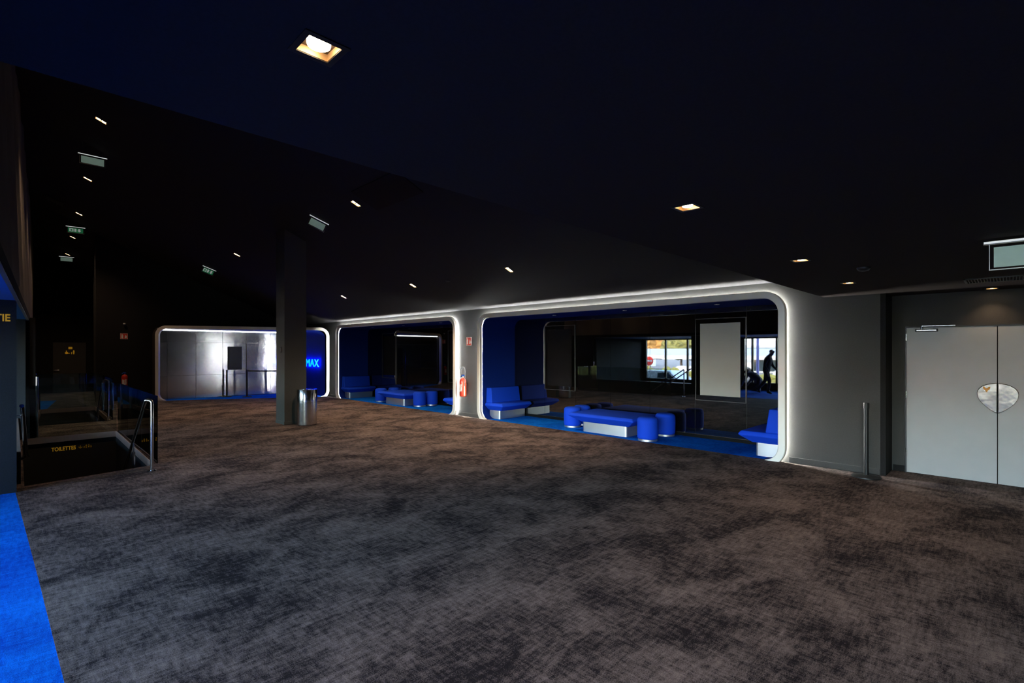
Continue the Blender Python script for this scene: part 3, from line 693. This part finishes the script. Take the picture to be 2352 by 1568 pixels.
rail('handrail', [(1.64, 15.56, .004), (1.64, 15.56, .96), (1.63, 15.575, .985), (1.60, 15.60, .99), (1.56, 15.64, .98), (1.56, 16.6, .32), (1.56, 19.2, -1.46)], .022, 'steel handrail post at the second well, seen through the glass', (1.64, 15.56), [(1.56, 16.7, -.6, .25)])
rail('handrail', [(.078, 8.93, 1.0), (.082, 9.0, .975), (.135, 10.1, .21), (.15, 10.14, .17), (.10, 10.2, .13), (.03, 10.2, .13)], .024, 'steel handrail at the left side of the stair well beside the pier', None, ())
bm = nb(); cyl(bm, (.03, 9.1, .86), (.085, 9.1, .86), .008, 8); cyl(bm, (.085, 9.1, .86), (.086, 9.1, .905), .008, 8); ob('wall_bracket', bm, 'steel', bpy.data.objects['handrail.002'])

# ================================================================== LETTERING
t = thing('lettering', 'yellow exit lettering at the top of the dark pier at the picture edge', 'sign', (0, 0, 0))
text('letters', 'SORTIE', .118, 'yellow_letter', basis((-.022, 8.468, 2.058), (1, 0, 0), (0, 0, 1)), t, .002, 'RIGHT', .82, .003)
t = thing('lettering', 'yellow toilets lettering with an arrow on the dark stair well wall', 'sign', (0, 0, 0))
text('letters', 'TOILETTES', .105, 'toilet_letter', basis((.535, 13.413-.012, -.285), (1, 0, 0), (0, 0, 1)), t, .002, 'LEFT', .72, .002)
bm = nb(); y_ = 13.40
poly(bm, [(.965, -.215), (.975, -.215), (.975, -.262), (.995, -.245), (1.003, -.251), (.97, -.285), (.937, -.251), (.945, -.245), (.965, -.262)], [], lambda a, b: (a, y_, b), (0, .003, 0)); ob('arrow', bm, 'toilet_letter', t)
for k, (x, h) in enumerate(((1.03, .03), (1.06, .065), (1.10, .07), (1.135, .04))):
    bm = nb(); poly(bm, [(x-.008, -.28), (x+.008, -.28), (x+.012, -.28+h*.6), (x+.005, -.28+h*.8), (x-.005, -.28+h*.8), (x-.012, -.28+h*.6)], [], lambda a, b: (a, y_, b), (0, .003, 0)); cx = [(x+.007*math.cos(q*PI/6), -.28+h*.93+.007*math.sin(q*PI/6)) for q in range(12)]; poly(bm, cx, [], lambda a, b: (a, y_, b), (0, .003, 0)); ob('figure_symbol', bm, 'toilet_letter', t)
# toilet door
d2 = struct(bpy.data.objects.new('door_2', None), 'black toilet door with yellow symbols at the far end', 'door'); C.objects.link(d2)
mat('door_black', (.05, .048, .046), .6, var=.05)
bm = nb(); box(bm, 1.14, 2.16, 27.40, 27.44, .01, 2.05, .003, 1); ob('door_leaf', bm, 'door_black', d2)
bm = nb(); cyl(bm, (1.17, 27.40, .93), (1.17, 27.345, .93), .012, 12); tube(bm, [(1.17, 27.35, .93), (1.20, 27.345, .93), (1.33, 27.345, .93)], .011, 10); lathe(bm, [(0, 0), (.026, 0), (.026, .01), (0, .01)], seg=16) if False else None; ob('door_handle', bm, 'steel', d2, auto=50)
bm = nb(); box(bm, 1.61, 1.73, 27.394, 27.4, 1.78, 1.87, .01); ob('vacancy_symbol', bm, 'toilet_letter', d2)
bm = nb(); P = [(1.55+.05*math.cos(k*PI/8), 1.62+.045*math.sin(k*PI/8)) for k in range(16)]; poly(bm, P, [], lambda a, b: (a, 27.394, b), (0, .005, 0)); box(bm, 1.535, 1.56, 27.394, 27.4, 1.65, 1.72); box(bm, 1.55, 1.65, 27.394, 27.4, 1.60, 1.625); ob('wheelchair_symbol', bm, 'toilet_letter', d2)
bm = nb(); poly(bm, [(1.70, 1.57), (1.72, 1.57), (1.725, 1.64), (1.71, 1.66), (1.695, 1.64)], [], lambda a, b: (a, 27.394, b), (0, .005, 0)); ob('child_symbol', bm, 'toilet_letter', d2)
bm = nb(); poly(bm, [(1.76, 1.57), (1.79, 1.57), (1.80, 1.68), (1.79, 1.73), (1.76, 1.73), (1.75, 1.68)], [], lambda a, b: (a, 27.394, b), (0, .005, 0)); ob('figure_symbol', bm, 'toilet_letter', d2)
# ================================================================== CEILING LIGHTS
WARM = (1, .68, .42)
def downlight(a, b, discs, power, label, size=108):
    t = thing('downlight', label, 'downlight', (0, 0, 0), 0, 'recessed ceiling downlights')
    bm = nb(); e = .016
    for q in ((-a/2-e, -a/2, -b/2-e, b/2+e), (a/2, a/2+e, -b/2-e, b/2+e), (-a/2, a/2, -b/2-e, -b/2), (-a/2, a/2, b/2, b/2+e)): box(bm, *q, -.003, .003)
    ob('trim_ring', bm, 'black_metal', t)
    bm = nb(); h = .019; x, y = a/2-.001, b/2-.001
    for q in ((-x-.003, -x, -y, y, 0, h), (x, x+.003, -y, y, 0, h), (-x, x, -y-.003, -y, 0, h), (-x, x, y, y+.003, 0, h)): box(bm, *q)
    ob('reflector', bm, 'lamp_can', t)
    bm = nb(); box(bm, -x-.003, x+.003, -y-.003, y+.003, h, h+.004); ob('lamp_plate', bm, 'lamp_top', t)
    for dx, r in discs:
        bm = nb(); lathe(bm, [(0, .001), (r*.7, .0025), (r*.95, .007), (r, .012), (r, h-.0005), (0, h-.0005)], dx, 0, 24); ob('lamp', bm, 'lamp_disc', t, auto=60)
    l = bpy.data.lights.new('downlight_beam', 'SPOT'); l.energy = power; l.color = WARM; l.spot_size = math.radians(size); l.spot_blend = .85; l.shadow_soft_size = .02
    lo = bpy.data.objects.new('downlight_beam', l); C.objects.link(lo); lo.parent = t; lo.location = (0, 0, -.012)
    return t, lo
PW_LOW, PW_UP = 36, 235
names = ['biggest bright downlight, alone at the top of the picture', 'recessed downlight in the lower ceiling, second from the biggest one', 'recessed downlight in the lower ceiling, third from the biggest one', 'recessed downlight in the lower ceiling nearest the lit frame corner', 'recessed downlight over the grey double door beside the vent grille']
for i, (x, y, a, b) in enumerate(LOWER):
    t, l = downlight(a, b, [(0, .030)], PW_LOW, names[i])
    t.location = (x, y, 2.486)
    if i == 4: l.data.energy = 7
up = None
UPN = ['bright twin downlight beside the dark hatch in the sloping ceiling', 'twin downlight above the square pillar', 'twin downlight beyond the pillar, above the metal clad recess',
       'twin downlight in the sloping ceiling over the extinguisher', 'twin downlight in the sloping ceiling over the far lounge opening', 'twin downlight in the sloping ceiling over the corner of the far lounge',
       'highest downlight at the far left, pinkish bright', 'second downlight from the top in the far left row, below the largest exit sign', 'third downlight from the top in the far left row', 'bright fourth downlight in the far left row, under the green exit sign', 'lowest, dimmest downlight of the far left row']
for i, (x, y) in enumerate(UP_A+UP_B+UP_C):
    if up is None:
        up, upl = downlight(TW, TW/2, [(-.042, .034), (.042, .034)], PW_UP, ''); t = up
        upl.rotation_euler = (0, -math.atan(.44), 0)
    else: t = dup(up)
    t.location = (x, y, ceil_z(x)); t.rotation_euler = (0, math.atan(.44), 0); t['label'] = UPN[i]
    if i >= 6:
        for c in t.children:
            if c.type == 'LIGHT':
                if i == 6: dim = c.data.copy(); dim.energy = PW_UP*.5
                c.data = dim
mat('spot_disc', (1, .9, .8), .5, var=.02, emis=(1, .72, .45), es=1.6)
sp = None
SPN = ['tiny ceiling spot in the blue ceiling above the sofa beside the extinguisher', 'tiny ceiling spot in the blue ceiling above the wide bench', 'tiny ceiling spot in the blue ceiling above the blank poster',
       'tiny ceiling spot in the farthest lounge ceiling, deepest of three', 'tiny ceiling spot above the bench beyond the extinguisher', 'tiny ceiling spot beyond the extinguisher, close to its frame']
for i, (y) in enumerate((7.41, 5.55, 3.67, 15.59, 13.67, 11.71)):
    if sp is None:
        sp = thing('ceiling_spot', '', 'spotlight', (0, 0, 0), 0, 'tiny spots in the blue lounge ceilings')
        bm = nb(); lathe(bm, [(.028, 0), (.045, 0), (.045, -.006), (.040, -.009), (.030, -.007), (.028, 0)], seg=28); ob('ring', bm, 'alu', sp, auto=50)
        bm = nb(); lathe(bm, [(0, -.003), (.028, -.003), (.028, 0), (0, 0)], seg=24); ob('lamp', bm, 'spot_disc', sp)
        t = sp
    else: t = dup(sp)
    t.location = (8.78, y, 2.524); t['label'] = SPN[i]
# ---- emergency exit signs hanging from the ceilings
def exit_sign(loc, rz, tilt, label, picto, w=.42):
    """local: bar along x, plate hangs along -z, faces -y"""
    t = thing('exit_sign', label, 'exit sign', loc, rz, 'hanging exit signs'); t.rotation_euler = (0, tilt, rz)
    bm = nb(); box(bm, -w/2-.03, w/2+.03, -.022, .022, -.022, 0, .004); ob('top_bar', bm, 'alu', t)
    bm = nb(); box(bm, -w/2-.025, w/2+.025, -.0245, -.021, -.019, -.004, .001, 1); ob('light_bar', bm, 'sign_lamp', t)
    if not tilt and loc[2] > 3:
        for x in (-w/2+.05, w/2-.05):
            bm = nb(); cyl(bm, (x, 0, -.002), (x, 0, ceil_z(loc[0]+x*math.cos(rz))-loc[2]+.01), .005, 8); ob('hanger', bm, 'alu', t)
    bm = nb()
    for x in (-w/2+.003, w/2-.003): box(bm, x-.0025, x+.0025, -.005, .005, -.20, -.02)
    box(bm, -w/2, w/2, -.006, .006, -.204, -.198); ob('frame', bm, 'alu', t)
    bm = nb(); box(bm, -w/2+.025, w/2-.025, -.004, .004, -.185, -.045); pl = ob('plate', bm, 'exit_green' if picto else 'exit_plate', t)
    if picto:
        bm = nb()
        R = [(-.15, -.16), (-.05, -.16), (-.05, -.06), (-.15, -.06)]; Hh = [(-.13, -.16), (-.115, -.12), (-.13, -.10), (-.11, -.08), (-.085, -.09), (-.07, -.12), (-.085, -.13), (-.075, -.16), (-.10, -.135)]
        poly(bm, R, [Hh], lambda a, b: (a, -.0055, b), (0, .001, 0)); ob('running_figure', bm, 'exit_white', pl)
        bm = nb(); poly(bm, [(.09, -.165), (.14, -.115), (.115, -.115), (.115, -.06), (.065, -.06), (.065, -.115), (.04, -.115)], [], lambda a, b: (a, -.0055, b), (0, .001, 0)); ob('arrow', bm, 'exit_white', pl)
        bm = nb(); box(bm, -.03, .02, -.0055, -.0045, -.16, -.06); ob('door_symbol', bm, 'exit_white', pl)
    return t
exit_sign((1.177, 13.568, 5.782), .03, 0, 'pale green exit sign plate at the far left, largest of that column', False)
exit_sign((1.419, 21.230, 5.685), -.05, 0, 'green exit sign with running figure and arrow at the far left', True)
exit_sign((1.563, 27.599, 5.599), -.05, 0, 'smallest pale exit sign, lowest in the far left column', False)
exit_sign((4.55, 10.27, 4.46), -.25, math.atan(.42), 'tilted pale exit sign in the sloping ceiling between two downlights', False, .36)
exit_sign((4.60, 18.74, 4.44), -.4, math.atan(.42), 'small tilted green exit sign beyond the pillar', True, .36)
exit_sign((4.86, -.12, 2.47), PI/2*3, 0, 'large pale exit sign cut by the picture edge over the double door', False, .46)
# ---- ceiling grille and bits
t = thing('vent_grille', 'long slotted air grille in the lower ceiling near the double door', 'vent', (7.35, -.62, 2.486))
bm = nb()
for q in ((0, .42, -.9, -.88), (0, .42, .97, .99), (0, .02, -.9, .99), (.40, .42, -.9, .99)): box(bm, *q, -.012, 0)
ob('frame', bm, 'black_metal', t)
bm = nb()
for k in range(74): box(bm, .02, .40, -.875+k*.025, -.868+k*.025, -.010, -.001)
ob('slats', bm, 'slat_dark', t)
for (x, y, z, lb) in ((5.66, .98, 2.486, 'small black ceiling detector in the lower ceiling before the lit frame corner'), (7.11, 9.2, ceil_z(7.11), 'small black detector in the sloping ceiling between two twin downlights')):
    bm = nb(); lathe(bm, [(0, 0), (.055, 0), (.055, -.012), (.04, -.03), (.02, -.036), (0, -.036)], seg=24)
    o = tag(ob('ceiling_detector', bm, 'black_plastic', auto=50), lb, 'detector', 'black ceiling detectors'); o.location = (x, y, z)
t = thing('ceiling_grille', 'small dark square grille at the far left in the sloping ceiling', 'vent', (.86, 19.7, ceil_z(.86)-.002)); t.rotation_euler = (0, math.atan(.44), 0)
bm = nb(); box(bm, -.2, .2, -.25, .25, -.015, 0); ob('frame', bm, 'black_plastic', t)
bm = nb()
for k in range(8): box(bm, -.02+k*.022, -.01+k*.022, -.2, .2, -.02, -.014)
ob('slats', bm, 'slat_dark', t)

# ================================================================== PEOPLE
def person(name, label, J, bones, zones, loc, rz, hair):
    """J: joint name -> (x,y,z,r); bones: pairs; zones: bone -> material"""
    t = thing(name, label, 'person', loc, rz)
    me = bpy.data.meshes.new('body'); names_ = list(J); ix = {n: i for i, n in enumerate(names_)}
    me.from_pydata([J[n][:3] for n in names_], [(ix[a], ix[b]) for a, b in bones], [])
    o = bpy.data.objects.new('body', me); C.objects.link(o)
    m = o.modifiers.new('skin', 'SKIN'); m.use_smooth_shade = True
    for n in names_:
        v = me.skin_vertices[0].data[ix[n]]; r = J[n][3]; kk = 1.18 if n in ('pelvis', 'waist', 'chest', 'shoulders', 'sh_l', 'sh_r', 'el_l', 'el_r', 'hip_l', 'hip_r', 'kn_l', 'kn_r') else 1.; v.radius = (r[0]*kk, r[1]*kk) if isinstance(r, tuple) else (r*kk, r*kk); v.use_root = (n == 'pelvis')
    s = o.modifiers.new('sub', 'SUBSURF'); s.levels = 1; s.render_levels = 1
    bpy.context.view_layer.update()
    nm_ = bpy.data.meshes.new_from_object(o.evaluated_get(bpy.context.evaluated_depsgraph_get())); bpy.data.objects.remove(o)
    nm_.name = 'body'; nm_.materials.clear(); mats = sorted(set(zones.values())); 
    segs = [(Vector(J[a][:3]), Vector(J[b][:3]), mats.index(zones.get((a, b), zones['*']))) for a, b in bones]
    for p in nm_.polygons:
        c = p.center; best = None
        for a, b, k in segs:
            d = b-a; f = max(0, min(1, (c-a).dot(d)/d.length_squared)); dist = (c-a-d*f).length
            if best is None or dist < best[0]: best = (dist, k)
        p.material_index = best[1]; p.use_smooth = True
    link('body', nm_, mats, t)
    # hair cap
    hc, hr, front = hair; bm = nb(); bmesh.ops.create_uvsphere(bm, u_segments=20, v_segments=14, radius=1)
    for v in list(bm.verts):
        if v.co.z < -.35+1.1*max(0, v.co.x*front+.2): bm.verts.remove(v)
    for v in bm.verts: v.co = Vector(hc)+Vector((v.co.x*hr[0], v.co.y*hr[1], v.co.z*hr[2]))
    ob('hair', bm, 'hair_dark', t, smooth=True)
    return t
def hand(J, B, w, d, s, side):
    """five fingers from wrist joint w, palm along d"""
    W = Vector(J[w][:3]); d = Vector(d).normalized(); sd = Vector(side).normalized()
    pm = w+'_palm'; J[pm] = tuple(W+d*.06)+((.040, .024),); B.append((w, pm))
    kn = w+'_knuckle'; J[kn] = tuple(W+d*.095)+((.040, .020),); B.append((pm, kn))
    curl = d.cross(sd).normalized()
    for k, (off, ln) in enumerate(((-.032, .068), (-.011, .08), (.011, .074), (.031, .058))):
        a = W+d*.105+sd*off; b = a+d*ln*.55+curl*.008*s; c = b+d*ln*.4+curl*.022*s
        for q, pp in enumerate((a, b, c)): J['%s_f%d%d' % (w, k, q)] = tuple(pp)+(.0085-.0008*q,)
        B += [(kn, '%s_f%d0' % (w, k)), ('%s_f%d0' % (w, k), '%s_f%d1' % (w, k)), ('%s_f%d1' % (w, k), '%s_f%d2' % (w, k))]
    a = W+d*.045-sd*.045; b = a+d*.035-sd*.022; J[w+'_t0'] = tuple(a)+(.0105,); J[w+'_t1'] = tuple(b)+(.009,); B += [(pm, w+'_t0'), (w+'_t0', w+'_t1')]
# walking person: local +x = walking direction
J = dict(pelvis=(0, 0, .93, (.165, .125)), waist=(.02, 0, 1.08, (.155, .12)), chest=(.06, 0, 1.30, (.185, .135)), shoulders=(.10, 0, 1.44, (.15, .11)), neck=(.15, 0, 1.54, .062), head_low=(.185, 0, 1.61, (.075, .085)), head_mid=(.20, 0, 1.67, (.083, .10)), head_top=(.195, 0, 1.735, (.065, .08)), nose=(.30, 0, 1.655, .016), chin=(.265, 0, 1.595, .028),
         ear_a=(.185, .088, 1.66, .016), ear_b=(.185, -.088, 1.66, .016),
         sh_l=(.09, .19, 1.42, .072), el_l=(.0, .25, 1.15, .05), wr_l=(.13, .24, .93, .032), sh_r=(.09, -.19, 1.42, .072), el_r=(.13, -.25, 1.14, .05), wr_r=(.30, -.22, .95, .032),
         hip_l=(.01, .095, .88, .098), kn_l=(.15, .10, .50, .066), an_l=(.08, .10, .10, .046), he_l=(.05, .10, .045, .04), to_l=(.24, .12, .03, .034),
         hip_r=(-.01, -.095, .88, .098), kn_r=(-.08, -.10, .50, .066), an_r=(-.36, -.10, .16, .046), he_r=(-.41, -.10, .12, .04), to_r=(-.27, -.11, .03, .034))
B = [('pelvis', 'waist'), ('waist', 'chest'), ('chest', 'shoulders'), ('shoulders', 'neck'), ('neck', 'head_low'), ('head_low', 'head_mid'), ('head_mid', 'head_top'), ('head_mid', 'nose'), ('head_low', 'chin'), ('head_mid', 'ear_a'), ('head_mid', 'ear_b'),
     ('shoulders', 'sh_l'), ('sh_l', 'el_l'), ('el_l', 'wr_l'), ('shoulders', 'sh_r'), ('sh_r', 'el_r'), ('el_r', 'wr_r'), ('pelvis', 'hip_l'), ('hip_l', 'kn_l'), ('kn_l', 'an_l'), ('an_l', 'he_l'), ('an_l', 'to_l'), ('pelvis', 'hip_r'), ('hip_r', 'kn_r'), ('kn_r', 'an_r'), ('an_r', 'he_r'), ('an_r', 'to_r')]
def zones_for(B, top):
    Z = {'*': 'skin'}
    for a, b in B:
        if {a, b} & {'an_l', 'an_r'} and {a, b} & {'he_l', 'to_l', 'he_r', 'to_r'}: Z[(a, b)] = 'shoe_black'
        elif b in ('waist', 'chest', 'shoulders', 'sh_l', 'sh_r', 'el_l', 'el_r', 'wr_l', 'wr_r'): Z[(a, b)] = top
        elif b in ('hip_l', 'hip_r', 'kn_l', 'kn_r', 'an_l', 'an_r'): Z[(a, b)] = 'dark_jeans'
    return Z
B2 = list(B); hand(J, B2, 'wr_l', (.25, 0, -1), 1, (1, 0, 0)); hand(J, B2, 'wr_r', (.45, 0, -.9), -1, (1, 0, 0))
person('person', 'person in dark clothes walking past the window, mirrored in the black glass', J, B2, zones_for(B, 'dark_jacket'), (-2.05, 6.85, .0), -PI/2, ((.186, 0, 1.675), (.082, .088, .088), 1))
# crouching person, local +x = facing
K = dict(pelvis=(-.22, 0, .36, (.17, .14)), waist=(-.14, 0, .50, (.16, .13)), chest=(.08, 0, .68, (.185, .14)), shoulders=(.22, 0, .76, (.15, .11)), neck=(.31, 0, .80, .06), head_low=(.37, 0, .82, (.075, .085)), head_mid=(.42, 0, .85, (.083, .10)), head_top=(.44, 0, .91, (.065, .08)), nose=(.53, 0, .80, .016), chin=(.46, 0, .755, .028), ear_a=(.40, .088, .85, .016), ear_b=(.40, -.088, .85, .016),
         sh_l=(.22, .19, .74, .072), el_l=(.38, .22, .50, .05), wr_l=(.50, .16, .28, .032), sh_r=(.22, -.19, .74, .072), el_r=(.36, -.23, .50, .05), wr_r=(.50, -.14, .30, .032),
         hip_l=(-.18, .10, .34, .10), kn_l=(.16, .17, .46, .068), an_l=(-.08, .16, .10, .046), he_l=(-.12, .16, .045, .04), to_l=(.10, .18, .03, .034),
         hip_r=(-.18, -.10, .34, .10), kn_r=(.12, -.18, .12, .068), an_r=(-.28, -.14, .10, .046), he_r=(-.33, -.14, .12, .04), to_r=(-.20, -.14, .03, .034))
B3 = list(B); hand(K, B3, 'wr_l', (.6, 0, -.8), 1, (.2, 1, 0)); hand(K, B3, 'wr_r', (.6, 0, -.8), -1, (.2, 1, 0))
person('person', 'person in a grey top crouching by the window, mirrored in the black glass', K, B3, zones_for(B, 'grey_shirt'), (-2.6, 7.45, .0), PI/2+.3, ((.405, 0, .86), (.082, .088, .088), 1))

# ================================================================== OUTDOORS (seen mirrored in the black glass)
GZ = -1.1
bm = nb(); box(bm, -140, -4.2, -90, 140, GZ-.2, GZ)
struct(ob('ground', bm, 'asphalt'), 'grey asphalt of the car park outside', 'ground')
def lump(bm, c, r, seed, sub=3, amp=.25):
    b = bmesh.new(); bmesh.ops.create_icosphere(b, subdivisions=sub, radius=1); rr = random.Random(seed); ph = [rr.uniform(0, 6) for _ in range(6)]
    for v in b.verts:
        n = v.co.normalized(); k = 1+amp*(math.sin(5*n.x+ph[0])*math.sin(4*n.y+ph[1])+.5*math.sin(11*n.z+ph[2])*math.sin(9*n.x+ph[3]))+rr.uniform(-amp*.25, amp*.25)
        v.co = Vector((c[0]+n.x*r[0]*k, c[1]+n.y*r[1]*k, c[2]+n.z*r[2]*k))
    merge(bm, b)
for y0, y1, lb in ((-6, 12.0, 'yellowish hedge bank outside the first bay'), (14.6, 34, 'yellowish hedge bank outside, behind the white van')):
    bm = nb(); y = y0
    while y < y1: lump(bm, (-15.6+random.uniform(-.3, .3), y, GZ+.4), (1.2, 1.0, .95+random.uniform(-.15, .15)), int(y*10)); y += 1.0
    tag(ob('hedge', bm, 'hedge', smooth=False), lb, 'hedge')
def car(loc, rz, m, label, van=False, L=4.3, H=1.45):
    t = thing('van' if van else 'car', label, 'van' if van else 'car', loc, rz, 'parked vehicles outside')
    hl = L/2
    prof = [(-hl, .30), (-hl, .85), (-hl+.1, H*.97), (-hl+.35, H), (hl*.25, H), (hl*.58, .98), (hl-.15, .82), (hl, .62), (hl, .30)] if van else [(-hl, .30), (-hl, .80), (-hl*.75, .92), (-hl*.45, H), (hl*.15, H), (hl*.5, .92), (hl-.2, .78), (hl, .60), (hl, .30)]
    bm = nb(); loft(bm, [[(x, yy*(1 if z < .95 else .86), z) for x, z in prof] for yy in (-.86, .86)], caps=True); bmesh.ops.bevel(bm, geom=bm.edges[:], offset=.05, segments=2, affect='EDGES', clamp_overlap=True); ob('body', bm, m, t, auto=50)
    bm = nb(); g = [(-hl*.42, H-.08), (hl*.14, H-.08), (hl*.44, .97), (-hl*.66, .97)] if not van else [(-hl*.1, H-.10), (hl*.23, H-.10), (hl*.5, 1.02), (-hl*.1, 1.02)]
    for s in (-1, 1): loft(bm, [[(x, s*.83*(1 if z < 1.1 else .93), z) for x, z in g], [(x, s*.87*(1 if z < 1.1 else .93), z) for x, z in g]], caps=True)
    ob('side_window', bm, 'car_glass', t)
    bm = nb(); wx = (hl*.22, hl*.52) ; loft(bm, [[(wx[0], -.66, H-.04), (wx[0], .66, H-.04), (wx[1]+.04, .74, .99), (wx[1]+.04, -.74, .99)], [(wx[0]-.05, -.66, H-.04), (wx[0]-.05, .66, H-.04), (wx[1]-.05, .74, .97), (wx[1]-.05, -.74, .97)]], caps=True); ob('windscreen', bm, 'car_glass', t)
    for x in (-hl*.62, hl*.62):
        for s in (-1, 1):
            bm = nb(); cyl(bm, (x, s*.70, .32), (x, s*.89, .32), .32, 24); wl = ob('wheel', bm, 'tyre', t, auto=40)
            bm = nb(); cyl(bm, (x, s*.885, .32), (x, s*.90, .32), .19, 20); ob('hub', bm, 'alu', wl, auto=40)
    return t
car((-8.9, 14.6, GZ), -PI/2+.1, 'car_white', 'white van parked outside close to the second window', True, 4.4, 1.62)
car((-9.6, 19.2, GZ), -PI/2, 'car_white', 'pale car parked outside beyond the white van', False, 4.0, 1.35)
carspecs = [(-25, 12.5, 'car_white', 'white car under the canopy outside, first from the building end'), (-25, 16.5, 'car_grey', 'grey car under the canopy outside beside two white cars'), (-25, 21, 'car_white', 'white car in the middle of the canopy row outside'), (-25, 26.5, 'car_red', 'red car under the canopy outside'), (-25.5, 31, 'car_white', 'last white car in the canopy row, near the road sign')]
for x, y, m, lb in carspecs: car((x, y, GZ), PI+random.uniform(-.05, .05), m, lb)
# solar canopy over the car park: posts and tilted roofs
for i, (y0, y1) in enumerate(((8, 19), (20, 40))):
    t = thing('car_canopy', ('white roofed car park canopy outside, nearer the building end', 'white roofed car park canopy outside, towards the trees')[i], 'canopy', (-28, (y0+y1)/2, GZ)); h = (y1-y0)/2
    bm = nb(); loft(bm, [[(-4, yy, 3.05), (4.5, yy, 2.35), (4.5, yy, 2.2), (-4, yy, 2.9)] for yy in (-h, h)], caps=True); ob('roof', bm, 'roof_grey', t)
    bm = nb(); box(bm, 4.45, 4.55, -h, h, 2.1, 2.4); ob('fascia', bm, 'white_wall', t)
    for yy in (-h+1, 0, h-1):
        bm = nb(); cyl(bm, (0, yy, 0), (.6, yy, 2.6), .12, 12); cyl(bm, (.3, yy, 1.4), (3.6, yy, 2.3), .07, 10); ob('post', bm, 'white_wall', t)
# no entry sign
t = thing('road_sign', 'round red no entry road sign on a pale post outside', 'road sign', (-12.2, 17.75, GZ))
bm = nb(); cyl(bm, (0, 0, 0), (0, 0, 2.3), .03, 12); ob('post', bm, 'alu', t)
bm = nb(); cyl(bm, (.03, 0, 2.12), (.05, 0, 2.12), .31, 36); b = ob('disc', bm, 'red_sign', t)
bm = nb(); box(bm, .05, .056, -.21, .21, 2.07, 2.17, .003); ob('white_bar', bm, 'sign_white', b)
# violet post
t = thing('lamp_post', 'slim violet post outside the first bay', 'post', (-10.2, 9.95, GZ))
bm = nb(); cyl(bm, (0, 0, 0), (0, 0, 6), .07, 14); ob('pole', bm, 'violet_paint', t, auto=40)
bm = nb(); box(bm, -.1, .15, -.12, .12, 0, .35); ob('foot', bm, 'white_wall', t)
# white retail building with red fascia
t = thing('building', 'large white shed building outside with a red striped top', 'building', (-58, 17, GZ))
bm = nb(); box(bm, -8, 8, -24, 12, 0, 7); ob('walls', bm, 'white_wall', t)
bm = nb()
for k in range(8): box(bm, 8.0, 8.12, -22+k*4.2, -20.2+k*4.2, 4.5, 6.6)
ob('red_stripes', bm, 'red_sign', t)
bm = nb(); box(bm, 8, 10.5, -24, 12, 3.2, 3.5); ob('awning', bm, 'roof_grey', t)
bm = nb(); 
for k in range(5): box(bm, 8.0, 8.1, -20+k*6, -17+k*6, .2, 2.8)
ob('shop_window', bm, 'car_glass', t)
t = thing('building', 'small red and white house outside among the trees', 'building', (-62, 52, GZ))
bm = nb(); box(bm, -4, 4, -5, 5, 0, 5); ob('walls', bm, 'white_wall', t)
bm = nb(); box(bm, -4.2, 4.2, -5.2, -1.5, 2.4, 5.6); box(bm, 4, 4.1, 0, 4.6, 2.6, 3.6); ob('red_front', bm, 'red_sign', t)
TR = [(-48, 33, 2.4, 'tree_leaf'), (-50, 39.2, 2.8, 'tree_orange'), (-47, 45, 2.2, 'tree_leaf'), (-54, 51, 2.8, 'tree_orange'), (-49, 61, 3.0, 'tree_leaf'), (-70, 70, 4, 'tree_orange')]
TN = ['green tree outside beside the white building', 'orange tree outside, first beyond the green tree', 'green tree outside before the small house', 'orange tree outside beside the small house', 'green tree outside beyond the small house', 'big orange tree outside, farthest of the tree row']
for i, (x, y, r, m) in enumerate(TR):
    t = thing('tree', TN[i], 'tree', (x, y, GZ), 0, 'trees beyond the car park')
    bm = nb(); tube(bm, [(0, 0, 0), (.1, .05, 1.2), (0, 0, 2.6)], [.22, .17, .1], 10); ob('trunk', bm, 'bark', t)
    bm = nb()
    for k in range(6): a = k*1.05; lump(bm, (math.cos(a)*r*.5, math.sin(a)*r*.5, 2.9+.35*(k % 3)), (r*.65, r*.65, r*.5), i*9+k)
    ob('crown', bm, m, t)
